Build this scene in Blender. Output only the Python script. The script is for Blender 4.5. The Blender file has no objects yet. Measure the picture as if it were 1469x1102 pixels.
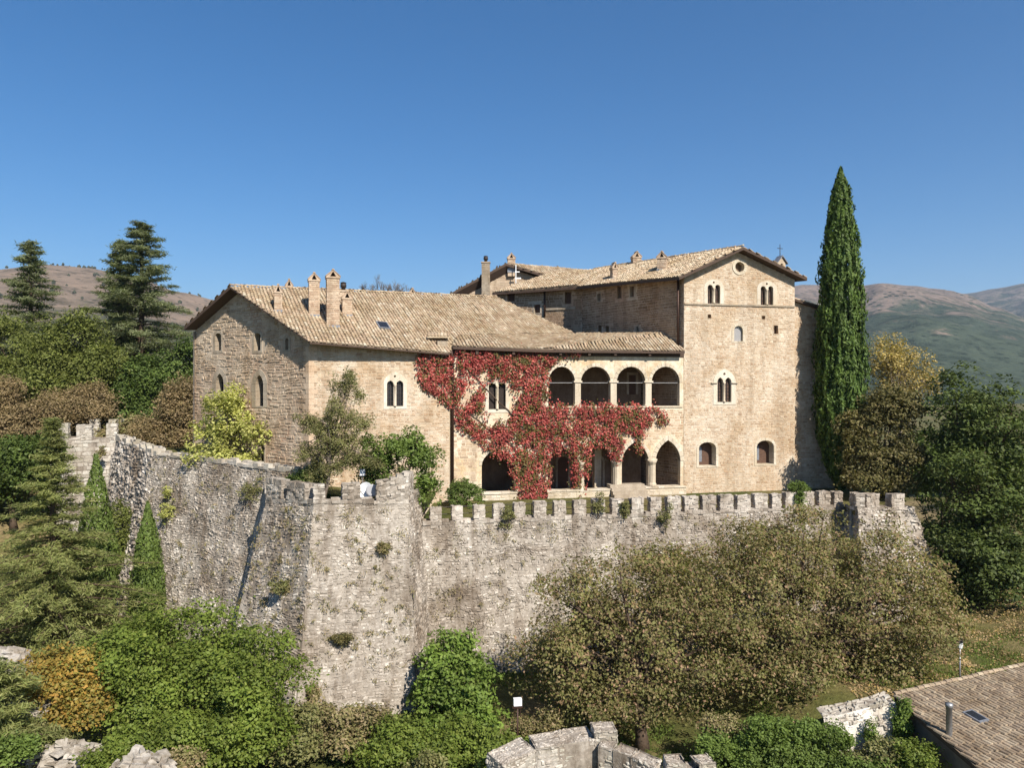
import bpy, math, random
import numpy as np
from mathutils import Vector, Matrix, noise
from mathutils.geometry import tessellate_polygon, delaunay_2d_cdt

# ------------------------------------------------------------------ camera, sky, sun, exposure
F, CX, CY, CZ = 1060.0, 734.5, 551.0, 20.0
SUN_AZ, SUN_EL = math.radians(32), math.radians(42)
sc = bpy.context.scene
cam = bpy.data.objects.new('camera', bpy.data.cameras.new('camera'))
sc.collection.objects.link(cam)
cam.location = (0, 0, CZ)
cam.rotation_euler = (math.radians(90), 0, 0)
cam.data.sensor_width = 36
cam.data.lens = 36 * F / 1469
cam.data.clip_start = 0.5
cam.data.clip_end = 20000
sc.camera = cam
world = bpy.data.worlds.new('World')
sc.world = world
world.use_nodes = True
wn = world.node_tree
wn.nodes.clear()
sky = wn.nodes.new('ShaderNodeTexSky')
sky.sky_type = 'NISHITA'
sky.sun_disc = False
sky.sun_elevation = SUN_EL
sky.sun_rotation = math.pi - SUN_AZ
sky.altitude = 700
sky.air_density = 1.0
sky.dust_density = 0.35
sky.ozone_density = 4.0
bg = wn.nodes.new('ShaderNodeBackground')
bg.inputs[1].default_value = 0.066
wo = wn.nodes.new('ShaderNodeOutputWorld')
hsv = wn.nodes.new('ShaderNodeHueSaturation')
hsv.inputs['Saturation'].default_value = 1.32
wn.links.new(sky.outputs[0], hsv.inputs['Color'])
wn.links.new(hsv.outputs[0], bg.inputs[0])
wn.links.new(bg.outputs[0], wo.inputs[0])
SUN = Vector((math.cos(SUN_EL) * math.sin(SUN_AZ), -math.cos(SUN_EL) * math.cos(SUN_AZ), math.sin(SUN_EL)))
sl = bpy.data.lights.new('sun', 'SUN')
sl.energy = 4.6
sl.angle = math.radians(0.55)
sl.color = (1.0, 0.935, 0.85)
so = bpy.data.objects.new('sun', sl)
sc.collection.objects.link(so)
so.rotation_euler = (-SUN).to_track_quat('-Z', 'Y').to_euler()
so.location = (40, -40, 80)
sc.view_settings.view_transform = 'Standard'
sc.view_settings.look = 'None'
sc.view_settings.exposure = 0.92
sc.view_settings.gamma = 1.0
sc.cycles.max_bounces = 6
sc.cycles.transparent_max_bounces = 8
sc.cycles.use_denoising = True

R = random.Random(7)
UP = Vector((0, 0, 1))

# ------------------------------------------------------------------ geometry helpers
def ray(px, py):
    return Vector(((px - CX) / F, 1.0, (CY - py) / F))

def at(px, py, Y):
    r = ray(px, py) * Y
    return Vector((r.x, r.y, r.z + CZ))

class Pl:
    """a plane: s runs along t (to the viewer's right), h along w (up), n points out"""
    def __init__(self, O, t, w=UP):
        self.O = Vector(O); self.t = Vector(t).normalized(); self.w = Vector(w).normalized()
        self.n = self.t.cross(self.w).normalized()
    def hit(self, px, py):
        r = ray(px, py); c = Vector((0, 0, CZ))
        return c + r * ((self.O - c).dot(self.n) / r.dot(self.n))
    def px(self, px, py):
        d = self.hit(px, py) - self.O
        return (d.dot(self.t), d.dot(self.w))
    def P(self, s, h, d=0.0):
        return self.O + self.t * s + self.w * h + self.n * d
    def off(self, d):
        return Pl(self.O + self.n * d, self.t, self.w)

class Patch:
    """bilinear patch p00 (bottom left) p10 p11 p01; s, h in metres"""
    def __init__(self, p00, p10, p11, p01):
        self.c = [Vector(p) for p in (p00, p10, p11, p01)]
        self.W = ((self.c[1] - self.c[0]).length + (self.c[2] - self.c[3]).length) / 2
        self.H = ((self.c[3] - self.c[0]).length + (self.c[2] - self.c[1]).length) / 2
        self.n = (self.c[1] - self.c[0] + self.c[2] - self.c[3]).cross(self.c[3] - self.c[0] + self.c[2] - self.c[1]).normalized()
    def P(self, s, h, d=0.0):
        u, v = s / self.W, h / self.H
        a = self.c[0].lerp(self.c[1], u); b = self.c[3].lerp(self.c[2], u)
        return a.lerp(b, v) + self.n * d
    def rect(self):
        return [(0, 0), (self.W, 0), (self.W, self.H), (0, self.H)]

def plane3(a, b, c):
    n = (b - a).cross(c - a).normalized()
    return n, n.dot(a)

def ray_plane(pl, px, py):
    n, k = pl; c = Vector((0, 0, CZ)); r = ray(px, py)
    return c + r * ((k - n.dot(c)) / n.dot(r))

def plane_z(pl, x, y):
    n, k = pl
    return (k - n.x * x - n.y * y) / n.z

def inside(poly, x, y):
    r = False; j = len(poly) - 1
    for i in range(len(poly)):
        xi, yi = poly[i][0], poly[i][1]; xj, yj = poly[j][0], poly[j][1]
        if (yi > y) != (yj > y) and x < (xj - xi) * (y - yi) / (yj - yi) + xi:
            r = not r
        j = i
    return r

class MB:
    def __init__(self):
        self.v = []; self.f = []
    def add(self, vs, fs):
        k = len(self.v); self.v += [Vector(p) for p in vs]
        self.f += [tuple(i + k for i in f) for f in fs]
    def hexa(self, p):
        self.add(p, [(0, 3, 2, 1), (4, 5, 6, 7), (0, 1, 5, 4), (1, 2, 6, 5), (2, 3, 7, 6), (3, 0, 4, 7)])
    def box(self, pl, s0, s1, h0, h1, d0, d1, j=0.0, rng=R):
        q = []
        for d in (d0, d1):
            for s, h in ((s0, h0), (s1, h0), (s1, h1), (s0, h1)):
                q.append(pl.P(s + rng.uniform(-j, j), h + rng.uniform(-j, j), d + rng.uniform(-j, j)))
        self.hexa(q)
    def aabox(self, c, dx, dy, dz, rz=0.0):
        m = Matrix.Rotation(rz, 3, 'Z'); c = Vector(c)
        q = [c + m @ Vector((x * dx / 2, y * dy / 2, z)) for z in (0, dz) for x, y in ((-1, -1), (1, -1), (1, 1), (-1, 1))]
        self.hexa(q)
    def tube(self, pts, rads, n=6, cap=True):
        k = len(self.v); m = len(pts); pts = [Vector(p) for p in pts]
        for i, p in enumerate(pts):
            t = (pts[min(i + 1, m - 1)] - pts[max(i - 1, 0)])
            t = t.normalized() if t.length > 1e-6 else UP
            a = t.cross(Vector((0.31, 0.93, 0.2)) if abs(t.z) > .8 else UP).normalized(); b = t.cross(a)
            for q in range(n):
                th = 2 * math.pi * q / n
                self.v.append(p + (a * math.cos(th) + b * math.sin(th)) * rads[i])
        for i in range(m - 1):
            for q in range(n):
                q2 = (q + 1) % n
                self.f.append((k + i * n + q, k + i * n + q2, k + (i + 1) * n + q2, k + (i + 1) * n + q))
        if cap:
            self.f.append(tuple(k + q for q in range(n))[::-1]); self.f.append(tuple(k + (m - 1) * n + q for q in range(n)))
    def lathe(self, c, prof, n=10):
        k = len(self.v); c = Vector(c)
        for r, z in prof:
            for q in range(n):
                th = 2 * math.pi * q / n
                self.v.append(c + Vector((r * math.cos(th), r * math.sin(th), z)))
        for i in range(len(prof) - 1):
            for q in range(n):
                q2 = (q + 1) % n
                self.f.append((k + i * n + q, k + i * n + q2, k + (i + 1) * n + q2, k + (i + 1) * n + q))
    def wall(self, pl, outline, holes=(), depth=0.4, thick=0.0, d=0.0):
        loops = [outline] + list(holes)
        flat = [p for l in loops for p in l]
        k = len(self.v)
        ed = []; q = 0
        for l in loops:
            ed += [(q + i, q + (i + 1) % len(l)) for i in range(len(l))]; q += len(l)
        cv, _, cf = delaunay_2d_cdt([Vector((p[0], p[1])) for p in flat], ed, [], 1, 1e-5)[:3]
        self.v += [pl.P(p[0], p[1], d) for p in cv]
        for t in cf:
            mx = sum(cv[i].x for i in t) / len(t); my = sum(cv[i].y for i in t) / len(t)
            if not any(inside(l, mx, my) for l in loops[1:]):
                self.f.append(tuple(k + i for i in t))
        for i, l in enumerate(loops):
            dd = thick if i == 0 else depth
            if dd <= 0: continue
            m = len(l); k = len(self.v)
            for dep in (0, -dd):
                self.v += [pl.P(p[0], p[1], d + dep) for p in l]
            for a in range(m):
                b = (a + 1) % m
                self.f.append((k + a, k + b, k + m + b, k + m + a))
    def slab(self, poly, th):
        """polygon of 3D points, th thick straight down"""
        m = len(poly); k = len(self.v)
        self.v += [Vector(p) for p in poly] + [Vector(p) - UP * th for p in poly]
        tr = tessellate_polygon([[Vector(p) for p in poly]])
        for t in tr:
            self.f.append((k + t[0], k + t[1], k + t[2])); self.f.append((k + m + t[2], k + m + t[1], k + m + t[0]))
        for a in range(m):
            b = (a + 1) % m
            self.f.append((k + a, k + b, k + m + b, k + m + a))
    def build(self, name, mat, parent=None, smooth=False, kind=None):
        return mesh_obj(name, self.v, self.f, mat, parent, smooth, kind)

ORG = {}
def org(o):
    return ORG.get(o.name, Vector((0, 0, 0))) if o else Vector((0, 0, 0))

def mesh_obj(name, v, f, mat, parent=None, smooth=False, kind=None):
    me = bpy.data.meshes.new(name)
    o0 = org(parent)
    me.from_pydata([tuple(p - o0) for p in v], [], f)
    if smooth:
        me.polygons.foreach_set('use_smooth', [True] * len(me.polygons))
    me.materials.append(mat)
    me.update()
    o = bpy.data.objects.new(name, me)
    sc.collection.objects.link(o)
    if parent: o.parent = parent
    ORG[o.name] = o0
    if kind: o['kind'] = kind
    return o

def quads_obj(name, V, mat, parent=None, kind=None):
    """V: (N,4,3) array, one quad per leaf"""
    n = len(V); o0 = org(parent)
    me = bpy.data.meshes.new(name)
    me.vertices.add(n * 4); me.loops.add(n * 4); me.polygons.add(n)
    me.vertices.foreach_set('co', (V.reshape(-1, 3) - np.array(o0)).astype(np.float32).ravel())
    me.loops.foreach_set('vertex_index', np.arange(n * 4, dtype=np.int32))
    me.polygons.foreach_set('loop_start', np.arange(0, n * 4, 4, dtype=np.int32))
    me.update(calc_edges=True)
    me.materials.append(mat)
    o = bpy.data.objects.new(name, me)
    sc.collection.objects.link(o)
    if parent: o.parent = parent
    ORG[o.name] = o0
    if kind: o['kind'] = kind
    return o

def tag(o, label, cat, group=None, kind=None):
    o['label'] = label
    if cat: o['category'] = cat
    if group: o['group'] = group
    if kind: o['kind'] = kind
    return o

def thing(name, label, cat, loc, group=None):
    o = bpy.data.objects.new(name, None)
    sc.collection.objects.link(o)
    o.location = loc
    ORG[o.name] = Vector(loc)
    return tag(o, label, cat, group)

# ------------------------------------------------------------------ materials
def nodes(name):
    m = bpy.data.materials.new(name); m.use_nodes = True
    nt = m.node_tree; nt.nodes.clear()
    out = nt.nodes.new('ShaderNodeOutputMaterial')
    return m, nt, out

def N(nt, typ, **kw):
    n = nt.nodes.new(typ)
    for k, v in kw.items(): setattr(n, k, v)
    return n

def ramp(nt, fac, stops, interp='LINEAR'):
    r = N(nt, 'ShaderNodeValToRGB'); r.color_ramp.interpolation = interp
    while len(r.color_ramp.elements) > 1: r.color_ramp.elements.remove(r.color_ramp.elements[-1])
    r.color_ramp.elements[0].position = stops[0][0]; r.color_ramp.elements[0].color = (*stops[0][1], 1)
    for p, c in stops[1:]:
        e = r.color_ramp.elements.new(p); e.color = (*c, 1)
    nt.links.new(fac, r.inputs[0])
    return r.outputs[0]

def mixc(nt, fac, a, b, mode='MIX'):
    m = N(nt, 'ShaderNodeMix', data_type='RGBA', blend_type=mode)
    for i, x in ((0, fac), (6, a), (7, b)):
        if isinstance(x, (int, float)): m.inputs[i].default_value = x
        elif isinstance(x, tuple): m.inputs[i].default_value = (*x, 1)
        else: nt.links.new(x, m.inputs[i])
    return m.outputs[2]

def noise_tex(nt, co, scale, detail=4, rough=.6, dist=0.0):
    n = N(nt, 'ShaderNodeTexNoise'); n.inputs['Scale'].default_value = scale
    n.inputs['Detail'].default_value = detail; n.inputs['Roughness'].default_value = rough; n.inputs['Distortion'].default_value = dist
    nt.links.new(co, n.inputs['Vector'])
    return n.outputs[0]

def stone_mat(name, cols, stain=((.55, .5, .45), (1, 1, 1)), stain_scale=.35, bump=.5, lichen=None, fine=14, rough=.93, island=True, bscale=None, streak=.45):
    m, nt, out = nodes(name)
    co = N(nt, 'ShaderNodeTexCoord').outputs['Object']
    geo = N(nt, 'ShaderNodeNewGeometry')
    k = len(cols)
    fac = geo.outputs['Random Per Island'] if island else noise_tex(nt, co, bscale or 3.0, 3)
    c = ramp(nt, fac, [((i + .0) / max(1, k - 1) if island else .3 + .4 * i / max(1, k - 1), x) for i, x in enumerate(cols)])
    f1 = noise_tex(nt, co, fine, 5, .7)
    c = mixc(nt, 1.0, c, ramp(nt, f1, [(.25, (.66, .64, .62)), (.6, (1.05, 1.05, 1.05)), (.8, (1.25, 1.25, 1.22))]), 'MULTIPLY')
    s1 = noise_tex(nt, co, stain_scale, 5, .65, .6)
    c = mixc(nt, 1.0, c, ramp(nt, s1, [(.34, stain[0]), (.58, stain[1])]), 'MULTIPLY')
    mp = N(nt, 'ShaderNodeMapping'); mp.inputs['Scale'].default_value = (1.3, 1.3, .11); nt.links.new(co, mp.inputs['Vector'])
    k1 = noise_tex(nt, mp.outputs[0], 1.0, 5, .65)
    c = mixc(nt, streak, c, ramp(nt, k1, [(.36, (.55, .50, .45)), (.54, (1, 1, 1)), (.7, (1.1, 1.09, 1.07))]), 'MULTIPLY')
    if lichen:
        l1 = noise_tex(nt, co, lichen[1], 6, .7, .3)
        fr = N(nt, 'ShaderNodeMapRange'); fr.inputs[1].default_value = lichen[2]; fr.inputs[2].default_value = lichen[2] + .12
        nt.links.new(l1, fr.inputs[0])
        c = mixc(nt, fr.outputs[0], c, lichen[0])
    b = N(nt, 'ShaderNodeBsdfPrincipled'); b.inputs['Roughness'].default_value = rough
    b.inputs['Specular IOR Level'].default_value = .2
    nt.links.new(c, b.inputs['Base Color'])
    bp = N(nt, 'ShaderNodeBump'); bp.inputs['Strength'].default_value = bump; bp.inputs['Distance'].default_value = .05
    f2 = noise_tex(nt, co, fine * .8, 6, .75)
    nt.links.new(f2, bp.inputs['Height']); nt.links.new(bp.outputs[0], b.inputs['Normal'])
    nt.links.new(b.outputs[0], out.inputs[0])
    return m

def plain(name, col, rough=.7, metal=0.0, var=.25, scale=8.0, spec=.3, bump=.15):
    m, nt, out = nodes(name)
    co = N(nt, 'ShaderNodeTexCoord').outputs['Object']
    f = noise_tex(nt, co, scale, 4)
    c = mixc(nt, 1.0, col, ramp(nt, f, [(.3, (1 - var,) * 3), (.7, (1 + var * .6,) * 3)]), 'MULTIPLY')
    b = N(nt, 'ShaderNodeBsdfPrincipled'); b.inputs['Roughness'].default_value = rough; b.inputs['Metallic'].default_value = metal
    b.inputs['Specular IOR Level'].default_value = spec
    nt.links.new(c, b.inputs['Base Color'])
    bp = N(nt, 'ShaderNodeBump'); bp.inputs['Strength'].default_value = bump; bp.inputs['Distance'].default_value = .03
    nt.links.new(f, bp.inputs['Height']); nt.links.new(bp.outputs[0], b.inputs['Normal'])
    nt.links.new(b.outputs[0], out.inputs[0])
    return m

def leaf_mat(name, cols, trans=.3, vscale=.5, vary=(.6, 1.3), rough=.6, alt=None, gain=1.55):
    m, nt, out = nodes(name)
    co = N(nt, 'ShaderNodeTexCoord').outputs['Object']
    geo = N(nt, 'ShaderNodeNewGeometry')
    cols = [tuple(q * gain for q in x) for x in cols]
    k = len(cols)
    c = ramp(nt, geo.outputs['Random Per Island'], [(i / max(1, k - 1), x) for i, x in enumerate(cols)])
    if alt:
        r2 = N(nt, 'ShaderNodeMath', operation='FRACT'); m3 = N(nt, 'ShaderNodeMath', operation='MULTIPLY'); m3.inputs[1].default_value = 7.31
        nt.links.new(geo.outputs['Random Per Island'], m3.inputs[0]); nt.links.new(m3.outputs[0], r2.inputs[0])
        ca = mixc(nt, r2.outputs[0], alt[0], alt[1])
        ad = N(nt, 'ShaderNodeMath', operation='MULTIPLY_ADD'); ad.inputs[1].default_value = .28; nt.links.new(r2.outputs[0], ad.inputs[0]); nt.links.new(noise_tex(nt, co, alt[2], 4), ad.inputs[2])
        fr = N(nt, 'ShaderNodeMapRange'); fr.inputs[1].default_value = alt[3] + .17; fr.inputs[2].default_value = alt[3] + .22
        nt.links.new(ad.outputs[0], fr.inputs[0])
        c = mixc(nt, fr.outputs[0], c, ca)
    s = noise_tex(nt, co, vscale, 3)
    c = mixc(nt, 1.0, c, ramp(nt, s, [(.3, (vary[0],) * 3), (.7, (vary[1],) * 3)]), 'MULTIPLY')
    b = N(nt, 'ShaderNodeBsdfPrincipled'); b.inputs['Roughness'].default_value = rough; b.inputs['Specular IOR Level'].default_value = .25
    nt.links.new(c, b.inputs['Base Color'])
    t = N(nt, 'ShaderNodeBsdfTranslucent')
    nt.links.new(mixc(nt, 1.0, c, (1.15, 1.2, .6), 'MULTIPLY'), t.inputs[0])
    mx = N(nt, 'ShaderNodeMixShader'); mx.inputs[0].default_value = trans
    nt.links.new(b.outputs[0], mx.inputs[1]); nt.links.new(t.outputs[0], mx.inputs[2])
    nt.links.new(mx.outputs[0], out.inputs[0])
    return m

M = {}
M['ashlar'] = stone_mat('ashlar', [(.56, .445, .315), (.49, .375, .26), (.62, .51, .375), (.44, .325, .22), (.56, .43, .305), (.66, .56, .43), (.38, .275, .185), (.52, .39, .27)], ((.80, .71, .61), (1.03, 1.03, 1.03)), .28, .4, lichen=((.66, .60, .50), .9, .64), streak=.3)
M['ashlar_mortar'] = stone_mat('ashlar_mortar', [(.52, .435, .325), (.60, .515, .40)], ((.80, .72, .62), (1, 1, 1)), .28, .35, island=False)
M['rough'] = stone_mat('rough_stone', [(.54, .44, .32), (.46, .36, .26), (.60, .50, .38), (.40, .31, .22), (.56, .46, .34)], ((.75, .68, .6), (1, 1, 1)), .25, .6)
M['rough_mortar'] = stone_mat('rough_mortar', [(.46, .37, .27), (.54, .45, .34)], ((.8, .62, .55), (1, 1, 1)), .3, .5, island=False)
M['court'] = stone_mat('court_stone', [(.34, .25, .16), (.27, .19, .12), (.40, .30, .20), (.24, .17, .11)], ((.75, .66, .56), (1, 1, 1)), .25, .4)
M['plaster'] = stone_mat('plaster', [(.58, .48, .34), (.68, .59, .45), (.62, .51, .37)], ((.84, .73, .58), (1, 1, 1)), .45, .25, island=False, bscale=1.2, fine=6)
M['dressed'] = stone_mat('dressed_stone', [(.62, .55, .43), (.56, .48, .36), (.68, .61, .50)], ((.82, .78, .7), (1, 1, 1)), .6, .25)
M['dressed_grey'] = stone_mat('dressed_grey_stone', [(.44, .37, .28), (.38, .32, .24), (.48, .41, .32)], ((.8, .75, .68), (1, 1, 1)), .6, .3)
M['rubble'] = stone_mat('rubble_stone', [(.43, .385, .325), (.31, .272, .225), (.52, .472, .405), (.235, .205, .168), (.405, .362, .305), (.64, .59, .515), (.36, .32, .268)], ((.56, .505, .45), (1.06, 1.06, 1.06)), .3, .7, streak=.8, lichen=((.20, .175, .135), 1.3, .61), fine=9)
M['rubble_mortar'] = stone_mat('rubble_mortar', [(.30, .265, .22), (.385, .342, .285), (.46, .412, .35)], ((.56, .51, .46), (1, 1, 1)), .3, .9, streak=.8, island=False, bscale=2.5, fine=7)
M['rubble_light'] = stone_mat('rubble_light', [(.54, .49, .42), (.44, .39, .33), (.64, .59, .51), (.34, .30, .25), (.52, .46, .39)], ((.6, .55, .5), (1.05, 1.05, 1.05)), .3, .7, lichen=((.16, .14, .10), 1.3, .62), fine=9)
M['pale_rubble'] = stone_mat('pale_rubble', [(.54, .49, .42), (.45, .40, .33), (.60, .56, .49), (.38, .33, .27)], ((.66, .66, .6), (1, 1, 1)), .4, .6)
M['pale_mortar'] = stone_mat('pale_mortar', [(.36, .32, .27), (.48, .44, .38)], ((.6, .6, .54), (1, 1, 1)), .6, .9, island=False, bscale=2.5, fine=9)
M['brick'] = stone_mat('chimney_brick', [(.54, .41, .29), (.46, .33, .23), (.60, .49, .36), (.42, .30, .21), (.62, .52, .40)], ((.78, .74, .7), (1, 1, 1)), .8, .3)
M['tile'] = stone_mat('roof_tile', [(.50, .39, .26), (.42, .32, .21), (.58, .48, .34), (.36, .27, .18), (.52, .39, .27), (.45, .37, .25), (.62, .54, .41)], ((.74, .69, .60), (1, 1, 1)), .5, .3, lichen=((.40, .35, .25), 2.2, .62))
M['tile_red'] = stone_mat('roof_tile_red', [(.39, .31, .215), (.30, .235, .165), (.46, .38, .27), (.25, .19, .135), (.41, .32, .22)], ((.66, .61, .55), (1, 1, 1)), .6, .3, lichen=((.20, .17, .13), 3.0, .60))
M['tile_bed'] = plain('tile_bed', (.24, .18, .12), .95)
M['wood'] = plain('dark_wood', (.075, .048, .033), .8)
M['dark'] = plain('dark_interior', (.035, .027, .022), .95)  # near-black fill standing in for the shade inside openings
M['iron'] = plain('dark_iron', (.05, .04, .035), .6, .3)
M['copper'] = plain('brown_pipe', (.06, .032, .022), .5, .3)
M['zinc'] = plain('zinc', (.30, .30, .30), .45, .6)
M['lead'] = plain('lead_flashing', (.22, .23, .25), .5, .3)
M['white'] = plain('white_paint', (.78, .78, .76), .4, var=.05)
M['grey'] = plain('grey_plastic', (.36, .36, .37), .5, var=.08)
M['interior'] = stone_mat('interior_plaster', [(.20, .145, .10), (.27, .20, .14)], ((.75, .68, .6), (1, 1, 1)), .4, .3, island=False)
M['shutter'] = plain('window_wood', (.10, .055, .035), .7)
M['curtainglass'] = plain('pale_blind', (.30, .29, .28), .3, var=.1)
M['shade_wall'] = plain('shaded_render', (.20, .16, .12), .9, var=.2, scale=3)  # shade on the house's gable side is put into this dark colour

def glass_mat(name, col, rough=.12):
    m, nt, out = nodes(name)
    b = N(nt, 'ShaderNodeBsdfPrincipled'); b.inputs['Base Color'].default_value = (*col, 1)
    b.inputs['Roughness'].default_value = rough; b.inputs['Specular IOR Level'].default_value = .6
    co = N(nt, 'ShaderNodeTexCoord').outputs['Object']
    bp = N(nt, 'ShaderNodeBump'); bp.inputs['Strength'].default_value = .15; bp.inputs['Distance'].default_value = .02
    nt.links.new(noise_tex(nt, co, 5, 2), bp.inputs['Height']); nt.links.new(bp.outputs[0], b.inputs['Normal'])
    nt.links.new(b.outputs[0], out.inputs[0])
    return m
M['glass'] = glass_mat('window_glass', (.02, .02, .022))

M['bark'] = stone_mat('bark', [(.12, .085, .06), (.09, .065, .045)], bump=.8, island=False, fine=10)
M['bark_grey'] = stone_mat('bark_grey', [(.24, .20, .165), (.17, .14, .11)], bump=.8, island=False, fine=10)
M['lf_olive'] = leaf_mat('leaf_olive', [(.095, .10, .027), (.145, .13, .05), (.11, .115, .032), (.185, .14, .07), (.085, .095, .024), (.225, .135, .085), (.125, .125, .04)], .38, vary=(.6, 1.4))
M['lf_maple'] = leaf_mat('leaf_maple', [(.085, .115, .018), (.12, .15, .026), (.07, .10, .015), (.15, .17, .035)], .35)
M['lf_bigmaple'] = leaf_mat('leaf_bigmaple', [(.042, .060, .013), (.062, .082, .018), (.035, .05, .011), (.085, .10, .026)], .25)
M['lf_dark'] = leaf_mat('leaf_dark', [(.045, .070, .014), (.07, .10, .02), (.035, .055, .012), (.10, .125, .03)], .3)
M['lf_forest'] = leaf_mat('leaf_forest', [(.085, .10, .022), (.11, .125, .028), (.07, .082, .018), (.135, .14, .038)], .35)
M['lf_brown'] = leaf_mat('leaf_brown', [(.17, .12, .06), (.13, .10, .045), (.21, .15, .08), (.11, .09, .035)], .3)
M['lf_yellow'] = leaf_mat('leaf_yellow', [(.28, .21, .075), (.22, .17, .055), (.34, .26, .10), (.18, .155, .05)], .35)
M['lf_orange'] = leaf_mat('leaf_orange', [(.24, .16, .035), (.18, .14, .03), (.28, .16, .035), (.12, .13, .025), (.22, .18, .05)], .35)
M['lf_fig'] = leaf_mat('leaf_fig', [(.32, .31, .085), (.25, .26, .06), (.38, .36, .13), (.17, .20, .045)], .35)
M['lf_figgreen'] = leaf_mat('leaf_fig_green', [(.085, .13, .022), (.12, .17, .03), (.065, .10, .018), (.15, .19, .045)], .35)
M['lf_green'] = leaf_mat('leaf_bright_green', [(.082, .12, .024), (.11, .15, .032), (.062, .09, .018)], .35)
M['lf_hedge'] = leaf_mat('leaf_hedge', [(.07, .10, .022), (.10, .135, .03), (.05, .075, .016)], .3)
M['lf_juniper'] = leaf_mat('leaf_juniper', [(.13, .125, .045), (.10, .105, .033), (.165, .145, .06), (.075, .09, .025)], .25)
M['lf_cypress'] = leaf_mat('leaf_cypress', [(.045, .075, .014), (.065, .10, .018), (.03, .055, .01), (.085, .12, .025)], .2, vscale=.8)
M['lf_cedar'] = leaf_mat('leaf_cedar', [(.17, .185, .06), (.13, .15, .045), (.22, .215, .08), (.10, .12, .035)], .4)
M['lf_cedarblue'] = leaf_mat('leaf_cedar_far', [(.12, .135, .065), (.09, .105, .048), (.16, .17, .085)], .4)
M['lf_vine'] = leaf_mat('leaf_vine', [(.27, .036, .032), (.18, .028, .024), (.36, .070, .058), (.13, .040, .026), (.31, .048, .042), (.45, .15, .11), (.22, .038, .032)], .25, vscale=.9, vary=(.7, 1.25), alt=((.17, .12, .035), (.095, .09, .024), 1.1, .49), gain=1.25)
M['lf_fallen'] = leaf_mat('leaf_fallen', [(.28, .19, .09), (.22, .15, .07), (.34, .25, .13), (.17, .12, .06), (.36, .25, .08)], .15, gain=1.35)
M['lf_yew'] = leaf_mat('leaf_yew', [(.075, .068, .022), (.10, .085, .03), (.055, .055, .017), (.13, .10, .042)], .25)
M['lf_dry'] = leaf_mat('leaf_dry', [(.20, .15, .08), (.15, .13, .05), (.12, .12, .04), (.26, .19, .11)], .25)

# ------------------------------------------------------------------ builders for masonry and roofs
def stones(mb, pl, poly, holes=(), ch=.22, ln=.40, prot=(.01, .035), gap=.012, jit=.012, bev=.02, wander=0.0, seed=1, keep=1.0):
    rng = random.Random(seed)
    s0 = min(p[0] for p in poly); s1 = max(p[0] for p in poly)
    h0 = min(p[1] for p in poly); h1 = max(p[1] for p in poly)
    boxes = [(min(p[0] for p in q), max(p[0] for p in q), min(p[1] for p in q), max(p[1] for p in q), q) for q in holes]
    h = h0
    while h < h1:
        c = ch * rng.uniform(.65, 1.35)
        s = s0 - rng.uniform(0, ln)
        while s < s1:
            l = ln * rng.uniform(.45, 1.6)
            wa = wander * noise.noise((s * .45, h * .5, seed)) if wander else 0
            wb = wander * noise.noise(((s + l) * .45, h * .5, seed)) if wander else 0
            a, b = s + gap, s + l - gap
            q = [(a, h + gap + wa), (b, h + gap + wb), (b, h + c - gap + wb), (a, h + c - gap + wa)]
            mid = ((a + b) / 2, h + c / 2 + wa)
            ok = inside(poly, *mid) and rng.random() < keep
            if ok:
                q = [(min(max(x, s0), s1), min(max(y, h0), h1)) for x, y in q]
                if q[1][0] - q[0][0] < .06 or q[2][1] - q[1][1] < .04: ok = False
            if ok:
                for bx in boxes:
                    if mid[0] > bx[0] - l and mid[0] < bx[1] + l and mid[1] > bx[2] - c and mid[1] < bx[3] + c:
                        if any(inside(bx[4], *p) for p in q + [mid, ((a + b) / 2, q[0][1]), ((a + b) / 2, q[2][1])]):
                            ok = False; break
            if ok:
                q = [(x + rng.uniform(-jit, jit), y + rng.uniform(-jit, jit)) for x, y in q]
                p = rng.uniform(*prot)
                e = min(bev, (b - a) * .3, c * .3)
                sg = ((1, 1), (-1, 1), (-1, -1), (1, -1))
                vs = [pl.P(x, y, -.03) for x, y in q]
                vs += [pl.P(x + e * g[0], y + e * g[1], p + rng.uniform(-.3, .3) * p) for (x, y), g in zip(q, sg)]
                mb.add(vs, [(4, 5, 6, 7), (0, 1, 5, 4), (1, 2, 6, 5), (2, 3, 7, 6), (3, 0, 4, 7)])
            s += l
        h += c

def arch_pts(s0, s1, hb, hs, ht, kind='round', n=8, nj=3):
    c, r = (s0 + s1) / 2, (s1 - s0) / 2
    pts = [(s0 + (s1 - s0) * i / 2, hb) for i in range(2)]
    pts += [(s1, hb + (hs - hb) * i / nj) for i in range(nj)]
    if kind == 'rect':
        return pts + [(s1, ht), (c, ht), (s0, ht)] + [(s0, ht - (ht - hb) * i / nj) for i in range(1, nj)]
    if kind == 'round':
        a = [(c + r * math.cos(math.pi * i / n), hs + (ht - hs) * math.sin(math.pi * i / n)) for i in range(n + 1)]
    else:
        k = n // 2; a = []
        for i in range(k + 1):
            ph = math.radians(60) * i / k
            a.append((c + r * (2 * math.cos(ph) - 1), hs + (ht - hs) * math.sin(ph) / math.sin(math.radians(60))))
        a += [(2 * c - x, y) for x, y in a[-2::-1]]
    pts += a
    pts += [(s0, hs - (hs - hb) * i / nj) for i in range(1, nj)]
    return pts

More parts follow.
